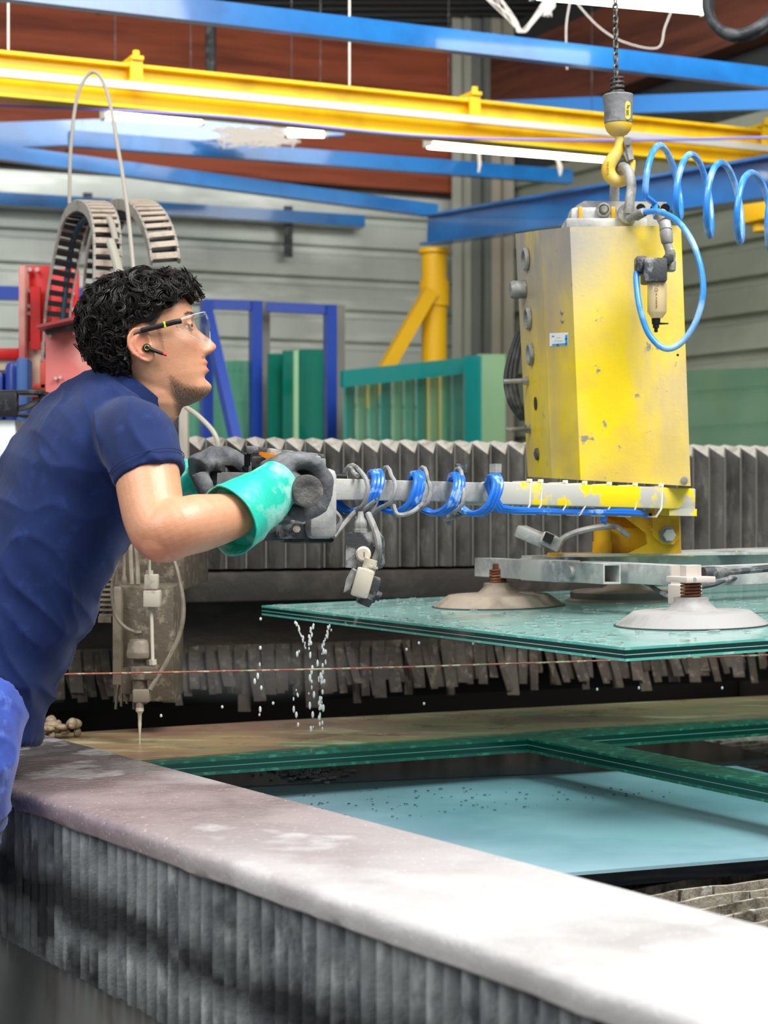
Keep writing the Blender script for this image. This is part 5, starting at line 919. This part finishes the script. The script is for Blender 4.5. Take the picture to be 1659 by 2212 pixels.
def skin_mat():
    m = bpy.data.materials.new('skin'); m.use_nodes = True; nt = m.node_tree; N = nt.nodes; Lk = nt.links; b = N['Principled BSDF']
    b.inputs['Roughness'].default_value = .42; b.inputs['Subsurface Weight'].default_value = .12; b.inputs['Subsurface Radius'].default_value = (.010, .004, .002); b.inputs['Subsurface Scale'].default_value = 1.0
    a = N.new('ShaderNodeAttribute'); a.attribute_name = 'Col'; s = N.new('ShaderNodeAttribute'); s.attribute_name = 'stub'; geo = N.new('ShaderNodeNewGeometry')
    def nz(sc, det=3): n = N.new('ShaderNodeTexNoise'); n.inputs['Scale'].default_value = sc; n.inputs['Detail'].default_value = det; Lk.new(geo.outputs['Position'], n.inputs['Vector']); return n.outputs['Fac']
    f = nz(420); ad = N.new('ShaderNodeMath'); ad.operation = 'MULTIPLY_ADD'; Lk.new(s.outputs['Fac'], ad.inputs[0]); ad.inputs[1].default_value = 1.5; sb = N.new('ShaderNodeMath'); sb.operation = 'SUBTRACT'; Lk.new(f, sb.inputs[0]); sb.inputs[1].default_value = 1.02; Lk.new(sb.outputs[0], ad.inputs[2])
    mr = N.new('ShaderNodeMapRange'); mr.inputs[1].default_value = 0; mr.inputs[2].default_value = .75; mr.inputs[4].default_value = .93; Lk.new(ad.outputs[0], mr.inputs[0])
    f2 = nz(60); m0 = N.new('ShaderNodeMix'); m0.data_type = 'RGBA'; m0.blend_type = 'MULTIPLY'; mr2 = N.new('ShaderNodeMapRange'); mr2.inputs[1].default_value = .4; mr2.inputs[2].default_value = .7; mr2.inputs[4].default_value = .35; Lk.new(f2, mr2.inputs[0]); Lk.new(mr2.outputs[0], m0.inputs[0]); Lk.new(a.outputs['Color'], m0.inputs[6]); m0.inputs[7].default_value = (.9, .72, .62, 1)
    mx = N.new('ShaderNodeMix'); mx.data_type = 'RGBA'; Lk.new(mr.outputs[0], mx.inputs[0]); Lk.new(m0.outputs[2], mx.inputs[6]); mx.inputs[7].default_value = lin('241a16'); Lk.new(mx.outputs[2], b.inputs['Base Color'])
    bp = N.new('ShaderNodeBump'); bp.inputs['Strength'].default_value = .12; bp.inputs['Distance'].default_value = .004; Lk.new(nz(300), bp.inputs['Height']); Lk.new(bp.outputs[0], b.inputs['Normal']); return m
pb = (legs[0][4]+legs[1][4])/2
man = thing('person', (pb.x, pb.y, 0), 'person in navy shirt and safety glasses leaning over the tank rim to steer the lifter', 'person')
place(body_me, 'body', skin_mat(), man)
# eyes
for sd in (-1, 1):
    mb = MB(); mb.sph(HL(.0775, sd*.031, .025), .0112, n=16, m=12); ey = mb.build('eye', M('eye_white', 'e6ded6', .15), man)
    d = (hx*.80+hz*.30-hy*.42).normalized(); c = HL(.0775, sd*.031, .025); mb = MB(); mb.lathe(c, d, [(.0058, .0098), (.0054, .0109), (.003, .0115), (.0005, .0116)], 14); mb.build('iris', M('iris_brown', '2a1810', .1), ey)
# ---- shirt
mb = MB(); torso(mb, 1.0, .004)
slv = [(235, 965, 3.37, .078), (278, 945, 3.27, .072), (302, 958, 3.225, .0685), (312, 986, 3.20, .0655), (321, 1020, 3.18, .0635), (324, 1030, 3.176, .063)]
sp_ = spline([A(*a[:3]) for a in slv], 5); sr_ = [interp(i/5, range(len(slv)), [a[3] for a in slv]) for i in range(len(sp_))]
pin = [sp_[-1], sp_[-4], sp_[-9]]; mb.tube(sp_+pin, sr_+[.0575, .056, .054], 32)
slL = [(190, 935, 3.48, .085), (160, 925, 3.57, .08), (165, 980, 3.64, .07), (185, 1030, 3.70, .064)]; q = spline([A(*a[:3]) for a in slL], 5); mb.tube(q, [interp(i/5, range(4), [a[3] for a in slL]) for i in range(len(q))], 28)
sh_me = remeshed(mb, 'shirt', .0045, 6)
a = getv(sh_me); nrm = getn(sh_me); tA = np.array((A(204, 965, 3.42)-A(-18, 1400, 3.36)).normalized())
disp = np.empty(len(a))
for i, p in enumerate(a):
    v = V(p); u = v.dot(V(tA)); e = noise.noise(V((v.x*16+v.z*10, v.y*9, v.z*16-v.x*8)))
    r1 = 1-abs(noise.noise(V((v.x*7+u*3, v.y*6, u*13+v.x*6)))); low = min(1, max(0, (1.25-v.z)/.3)); r2 = 1-abs(noise.noise(V((v.x*5-v.z*4, v.y*5+2, v.z*9+v.x*9)))); disp[i] = e*.0025+(r1**3)*(.0035+.009*low)+(r2**6)*(.005+.006*low)-.003
setv(sh_me, a+nrm*disp[:, None])
m_shirt = M('navy_cotton', '172957', .85, 0, [dict(col='132450', scale=9, lo=.45, hi=.65), dict(col='27427f', scale=30, lo=.55, hi=.75, max=.5)], sheen=.12, bump=(700, .12), spec=.2)
shirt = place(sh_me, 'shirt', m_shirt, man)
sl_t = (sp_[-1]-sp_[-4]).normalized(); xx, yy, zz = basis(sl_t)
mb = MB(); cc = sp_[-1]-sl_t*.020; mb.tube(ring(cc, xx, yy, .0668, .0668, 48), .0008, 5, True); mb.build('sleeve_stitching', M('navy_thread', '16264f', .8), shirt)
mb = MB(); pass
nk = [A(*r[:3]) for r in TR[-2:]]; tN = (nk[1]-nk[0]).normalized(); L2 = (Lr-tN*Lr.dot(tN)).normalized(); D2 = tN.cross(L2); D2 = D2 if D2.x > 0 else -D2
mb = MB(); c0 = nk[1]+tN*.002
rg_ = [ring(c0+tN*h, D2, L2, ra, rb, 48) for h, ra, rb in ((-.012, .083, .098), (.006, .081, .092), (.020, .079, .087), (.021, .075, .083), (.004, .074, .084), (-.012, .075, .088))]; mb.loft(rg_+[rg_[0]], caps=False); mb.build('collar', m_shirt, shirt)
# ---- trousers
mb = MB(); q = spline([A(-80, 1455, 3.345), A(-84, 1520, 3.33), A(-90, 1600, 3.31)], 5); rings = []
for i, c in enumerate(q): t = i/(len(q)-1); rings.append([c+V((math.cos(math.radians(25)), math.sin(math.radians(25)), 0))*((.128-.010*t)*math.cos(a))+Lr*((.178+.004*t)*math.sin(a)) for a in [2*math.pi*k/40 for k in range(40)]])
mb.loft(rings); legtube(mb, 1.0, .012); tr_me = remeshed(mb, 'trousers', .0055, 5); a = getv(tr_me); nrm = getn(tr_me)
disp = np.array([((1-abs(noise.noise(V((p[0]*9, p[1]*9, p[2]*20)))))**3)*.007 for p in a]); setv(tr_me, a+nrm*disp[:, None])
place(tr_me, 'trousers', M('blue_denim', '2b4aa6', .8, 0, [dict(col='1d3688', scale=12, lo=.45, hi=.65), dict(col='5272c4', scale=26, lo=.56, hi=.72)], sheen=.2, bump=(500, .2)), man)
for a_, b_, c_, kn, an in legs:
    mb = MB(); mb.sph(an+V((.05, .02, -.055)), (.135, .055, .05)); mb.cyl(an+V((0, 0, -.03)), an+V((0, 0, .04)), .055, .06); mb.box(an+V((.05, .02, -.1)), (.27, .1, .02), None, .008); me = remeshed(mb, 'shoe', .006, 3); place(me, 'shoe', M('black_leather', '1d1c1b', .5), man)
# ---- gloves
m_cuff = M('turquoise_rubber', '1fbfa6', .4, 0, [dict(col='a9e0d6', scale=14, lo=.5, hi=.64), dict(col='15a58e', scale=7, lo=.5, hi=.7)], coat=.15, bump=(60, .15)); m_palm = M('grey_glove_palm', '5b5d60', .75, 0, [dict(col='7a7b7c', scale=16, lo=.5, hi=.66), dict(col='3f4143', scale=9, lo=.5, hi=.7)], bump=(140, .25))
def glove(cuff, g0, g1, ts, W0, sgn, thumb_t):
    q = [A(*c[:3]) for c in cuff]; b = (g1-g0).normalized(); up_ = (UP-b*UP.dot(b)).normalized(); out = up_.cross(b)
    if out.x < 0: out = -out
    def pol(t, deg, r): c = g0+b*t; return c+out*(r*math.cos(math.radians(deg)))+up_*(r*math.sin(math.radians(deg)))
    mb = MB(); tm = (ts[0]+ts[-1])/2; hw = (ts[-1]-ts[0])/2+.012
    def pr(c, hw_, th, tdir):
        tdir = tdir.normalized(); nn = b.cross(tdir).normalized(); return [c+b*(hw_*math.cos(a))+nn*(th*math.sin(a)) for a in [2*math.pi*k/20 for k in range(20)]]
    k1 = pol(tm, 112, .054); k0 = pol(tm, 150, .057); W0 = V(W0); d1 = k0-W0
    mb.loft([pr(W0-d1.normalized()*.02, .030, .028, d1), pr(W0, .032, .027, d1), pr(W0.lerp(k0, .5)+up_*.004, hw*.95, .024, d1), pr(k0, hw, .021, k1-k0), pr(k1, hw, .017, out), pr(pol(tm, 92, .052), hw*.9, .012, out)])
    for i, t in enumerate(ts):
        s_ = (1.0, 1.04, 1.0, .92)[i]; mb.tube(spline([pol(t, 128, .046), pol(t, 100, .051*s_), pol(t, 68, .0525*s_), pol(t, 30, .049), pol(t, -8, .047), pol(t, -48, .0455), pol(t, -88*s_, .0435), pol(t, -118*s_, .042)], 4), [interp(j, [0, 8, 20, 28], [.0135, .0132, .0122, .0105]) for j in range(29)], 10); mb.sph(pol(t, 98, .0515), .0145, n=10, m=7)
    mb.tube(spline([pol(thumb_t*.6+tm*.4, 168, .055), pol(thumb_t, 195, .050), pol(thumb_t+sgn*.006, 230, .048), pol(thumb_t+sgn*.008, 268, .045), pol(thumb_t+sgn*.006, 300, .043)], 5), [.018, .0175, .017, .0165, .016, .0158, .0155, .015, .0148, .0145, .0142, .014, .0138, .0135, .013, .013, .0125, .012, .0115, .011, .010], 10)
    me = remeshed(mb, 'glove_hand', .0032, 3); a = getv(me); nrm = getn(me); setv(me, a+nrm*np.array([((1-abs(noise.noise(V(p)*26)))**3)*.0035 for p in a])[:, None]); place(me, 'glove_hand', m_palm, man)
    mb = MB(); rr = [c[3] for c in cuff]; qs = spline(q, 6); m = len(qs); rs_ = [interp(i/6, range(len(cuff)), rr) for i in range(m)]; rings = []
    def rg1(i, k, dd=0):
        t = (qs[min(i+1, m-1)]-qs[max(i-1, 0)]).normalized(); x, y, z = basis(t); out_ = []
        for a in [2*math.pi*w_/48 for w_ in range(48)]:
            r = rs_[i]*k-dd; p = qs[i]+x*(r*math.cos(a))+y*(r*1.1*math.sin(a)); fl = (1-i/m); e = noise.noise(p*22)*.004+(1-abs(noise.noise(V((p.x*14, p.y*14, p.z*14+3)))))**4*.004; drp = fl*fl*.012*max(0, -(y*math.sin(a)+x*math.cos(a)).normalized().z)
            out_.append(p+(p-qs[i]).normalized()*e-t*drp)
        return out_
    mb.loft([rg1(4, 1, .004), rg1(2, 1, .003), rg1(0, 1, .0025)]+[rg1(i, 1) for i in range(m)]); mb.build('glove_cuff', m_cuff, man, ang=80)
glove([(496, 1124, 3.178, .057), (530, 1102, 3.21, .053), (566, 1076, 3.25, .046), (590, 1052, 3.275, .040), (604, 1038, 3.29, .037)], hdl[0], hdl[1], (.052, .076, .100, .122), A(608, 1040, 3.30), 1, .132)
bL = (hdl[2]-hdl[3]).normalized(); glove([(345, 1072, 3.755, .056), (385, 1052, 3.755, .050), (412, 1034, 3.76, .041), (424, 1024, 3.765, .035)], hdl[3], hdl[2], (.048, .070, .092, .112), A(424, 1020, 3.765), 1, .118)
# ---- hair
mb = MB(); rh = random.Random(17)
def zline(x): return interp(x, [-.12, -.05, -.040, -.034, 0, .018, .032, .05, .07, .085, .11], [-.058, -.062, -.052, .042, .046, .044, .058, .074, .082, .088, .093])
def scalp_pt(z, t): return head_pt(min(max(z, -.07), .125), t)
rings = []
for i in range(40):      # close fitting underlayer
    r = []
    for k in range(72):
        t = 2*math.pi*k/72; zz_ = -.060+.187*i/39; p = scalp_pt(zz_, t); inside = p.z > zline(p.x)-.002
        c = V((-.005, 0, .035)); d = (p-c).normalized(); lift = (.003+.005*max(0, min(1, (p.z-.03)/.05))+.010*max(0, -p.x/.09)) if inside else -.006
        nn = noise.noise(p*45)*.003; r.append(HL(*(p+d*(lift+nn))))
    rings.append(r)
mb.loft(rings, caps=True)
def lock(p, n, ln, rad, turns, thick, flow, ns):
    ax = (n*.75+flow).normalized(); x, y, z = basis(ax, up=(rh.uniform(-1, 1), rh.uniform(-1, 1), rh.uniform(-1, 1))); ph0 = rh.uniform(0, 6.28); cw = rh.choice((-1, 1)); drop_ = rh.uniform(.1, .5)
    for s in range(ns):
        ph = ph0+rh.gauss(0, .16); rr = rad*rh.uniform(.88, 1.1); l2 = ln*rh.uniform(.85, 1.1); m = 15; pts = []; off = V((rh.gauss(0, .0019), rh.gauss(0, .0019), rh.gauss(0, .0019)))
        for i in range(m):
            t = i/(m-1); a = ph+cw*2*math.pi*turns*t; e = min(1, t*3)
            pts.append(p+off+ax*(l2*t)+x*(rr*e*math.cos(a))+y*(rr*e*math.sin(a))+V((0, 0, -1))*(drop_*l2*t*t*.5)-(x*math.cos(ph)+y*math.sin(ph))*(rr*.3))
        wpts = [HL(*q) for q in pts]; mb.tube(wpts, [thick*(1.0-.55*(i/(m-1))) for i in range(m)], 4, caps=False)
cnt = 0
while cnt < 620:
    z = rh.uniform(-.058, .126); t = rh.uniform(-math.pi, math.pi)
    if t > 0 and rh.random() < .45: continue
    p = scalp_pt(z, t)
    if p.z < zline(p.x): continue
    c = V((-.005, 0, .03)); n = (p-c).normalized(); hgt = max(0, min(1, (p.z-.045)/.045)); back = max(0, min(1, -p.x/.07)); lowf = max(0, min(1, (.01-p.z)/.06))
    side = 1-max(hgt, back); front = max(0, min(1, (p.x-.04)/.04))*hgt
    amount = max(hgt, back*.9)*(1-.55*lowf)
    if side > .8 and rh.random() < .6: continue
    ln = .008+.015*amount+.014*front; rad = .004+.0105*amount; flow = V((.35*front+(-.35*back), 0, -.25*back-.15*front))+V((rh.gauss(0, .35), rh.gauss(0, .35), rh.gauss(0, .25)))
    lock(p+n*.002, n, ln*rh.uniform(.8, 1.25), rad*rh.uniform(.8, 1.3), rh.uniform(.75, 1.25), .0013, flow, 11 if amount > .4 else 5); cnt += 1
for i in range(90):       # larger loose curls
    z = rh.uniform(.03, .12); t = rh.uniform(-2.9, .4); p = scalp_pt(z, t)
    if p.z < zline(p.x)+.03: continue
    n = (p-V((-.005, 0, .03))).normalized(); lock(p+n*.006, n*.6, rh.uniform(.020, .032), rh.uniform(.009, .014), rh.uniform(.9, 1.5), .0014, V((rh.gauss(0, .5), rh.gauss(0, .4), -.1)), 9)
for i in range(46):       # curls falling over the forehead
    t = rh.uniform(-.55, .35); p = scalp_pt(rh.uniform(.086, .108), t); n = (p-V((.0, 0, .03))).normalized(); lock(p, V((.9, n.y*.6, .25)), rh.uniform(.026, .042), rh.uniform(.007, .011), rh.uniform(1.0, 1.8), .0010, V((.25, rh.gauss(0, .3), -.35)), 7)
hair = mb.build('hair', M('black_curly_hair', '1c1613', .48, 0, spec=.4), man, ang=70)
# ---- safety glasses and earbud
def clear_mat():
    m = bpy.data.materials.new('clear_lens'); m.use_nodes = True; nt = m.node_tree; N = nt.nodes; N.remove(N['Principled BSDF']); o = N['Material Output']; tr = N.new('ShaderNodeBsdfTransparent'); tr.inputs[0].default_value = (.93, .96, .97, 1); gl = N.new('ShaderNodeBsdfGlossy'); gl.inputs['Roughness'].default_value = .03; lw_ = N.new('ShaderNodeLayerWeight'); lw_.inputs[0].default_value = .5; pw_ = N.new('ShaderNodeMath'); pw_.operation = 'POWER'; nt.links.new(lw_.outputs['Facing'], pw_.inputs[0]); pw_.inputs[1].default_value = 4; fr_ = N.new('ShaderNodeMath'); fr_.operation = 'MULTIPLY_ADD'; nt.links.new(pw_.outputs[0], fr_.inputs[0]); fr_.inputs[1].default_value = .55; fr_.inputs[2].default_value = .035; mx = N.new('ShaderNodeMixShader'); nt.links.new(fr_.outputs[0], mx.inputs[0]); nt.links.new(tr.outputs[0], mx.inputs[1]); nt.links.new(gl.outputs[0], mx.inputs[2]); nt.links.new(mx.outputs[0], o.inputs[0]); return m
gls = thing('safety_glasses', HL(.1, 0, .02), 'clear wraparound safety glasses with black temples on the worker', 'glasses')
for sd in (-1, 1):
    mb = MB(); tp = [HL(x, sd*y, z) for x, y, z in ((.068, .0790, .0335), (.055, .0815, .0335), (.035, .0825, .032), (.012, .0825, .031), (-.006, .082, .030))]; q = spline(tp, 5); mb.tube(q, [.0036]*len(q), 10, sq=1.4); mb.build('temple', m_jet, gls)
    mb = MB(); tp = [HL(x, sd*y, z) for x, y, z in ((-.006, .082, .030), (-.022, .082, .024), (-.036, .080, .006), (-.041, .081, -.006), (-.045, .082, -.016))]; mb.tube(spline(tp, 5), .0026, 8); mb.build('temple_tip', m_dgrey, gls)
    mb = MB(); mb.box(HL(.0375, sd*.0825, .0322), (.004, .007, .0115), (hx, hy, hz), .001); mb.build('temple_accent', M('lime_accent', 'c8e01e', .4), gls)
vs = []; na, nb_ = 40, 12
for i in range(na+1):
    a = math.radians(-78+156*i/na); ca_ = abs(math.degrees(a)); zt_ = .047-.012*(ca_/78)**2; zb_ = interp(ca_, [0, 10, 22, 45, 65, 78], [.012, .006, -.010, -.008, .010, .026])
    for j in range(nb_+1): z = zb_+(zt_-zb_)*j/nb_; rx, ry = .079, .0775; bulge = .004*math.sin(math.pi*j/nb_); vs.append(HL(.040+(rx+bulge)*math.cos(a), (ry+bulge*.3)*math.sin(a), z))
mb = MB(); mb.add(vs, [(i*(nb_+1)+j, (i+1)*(nb_+1)+j, (i+1)*(nb_+1)+j+1, i*(nb_+1)+j+1) for i in range(na) for j in range(nb_)], True); lens = mb.build('lens', clear_mat(), gls, ang=80); so = lens.modifiers.new('thickness', 'SOLIDIFY'); so.thickness = .0018
mb = MB(); mb.tube([vs[i*(nb_+1)+nb_] for i in range(na+1)], .0011, 6); mb.tube([vs[i*(nb_+1)] for i in range(na+1)], .0009, 6); mb.build('lens_edge', M('lens_edge', 'd8e4ea', .1, 0, alpha=.5), lens, kind='stuff')
eb = thing('earbud', HL(.002, -.078, -.004), 'small black wireless earbud with a red tip in the ear', 'earbud')
mb = MB(); mb.lathe(HL(-.002, -.074, -.002), -hy, [(.0075, 0), (.008, .004), (.007, .009), (.003, .010)], 16); mb.build('bud', m_jet, eb); mb = MB(); mb.tube(ring(HL(-.002, -.0842, -.002), hx, hz, .0042, .0042, 16), .0006, 5, True); mb.build('logo_ring', M('gold_ring', 'a9a04a', .4, .5), eb)
mb = MB(); mb.tube([HL(.001, -.081, -.004), HL(.013, -.081, -.0115), HL(.024, -.080, -.018)], [.0048, .0034, .003], 10); mb.build('stem', m_jet, eb); mb = MB(); mb.cyl(HL(.024, -.080, -.018), HL(.030, -.0795, -.0215), .0031, .0028, 10); mb.build('red_tip', M('red_tip', 'e0202a', .4), eb)
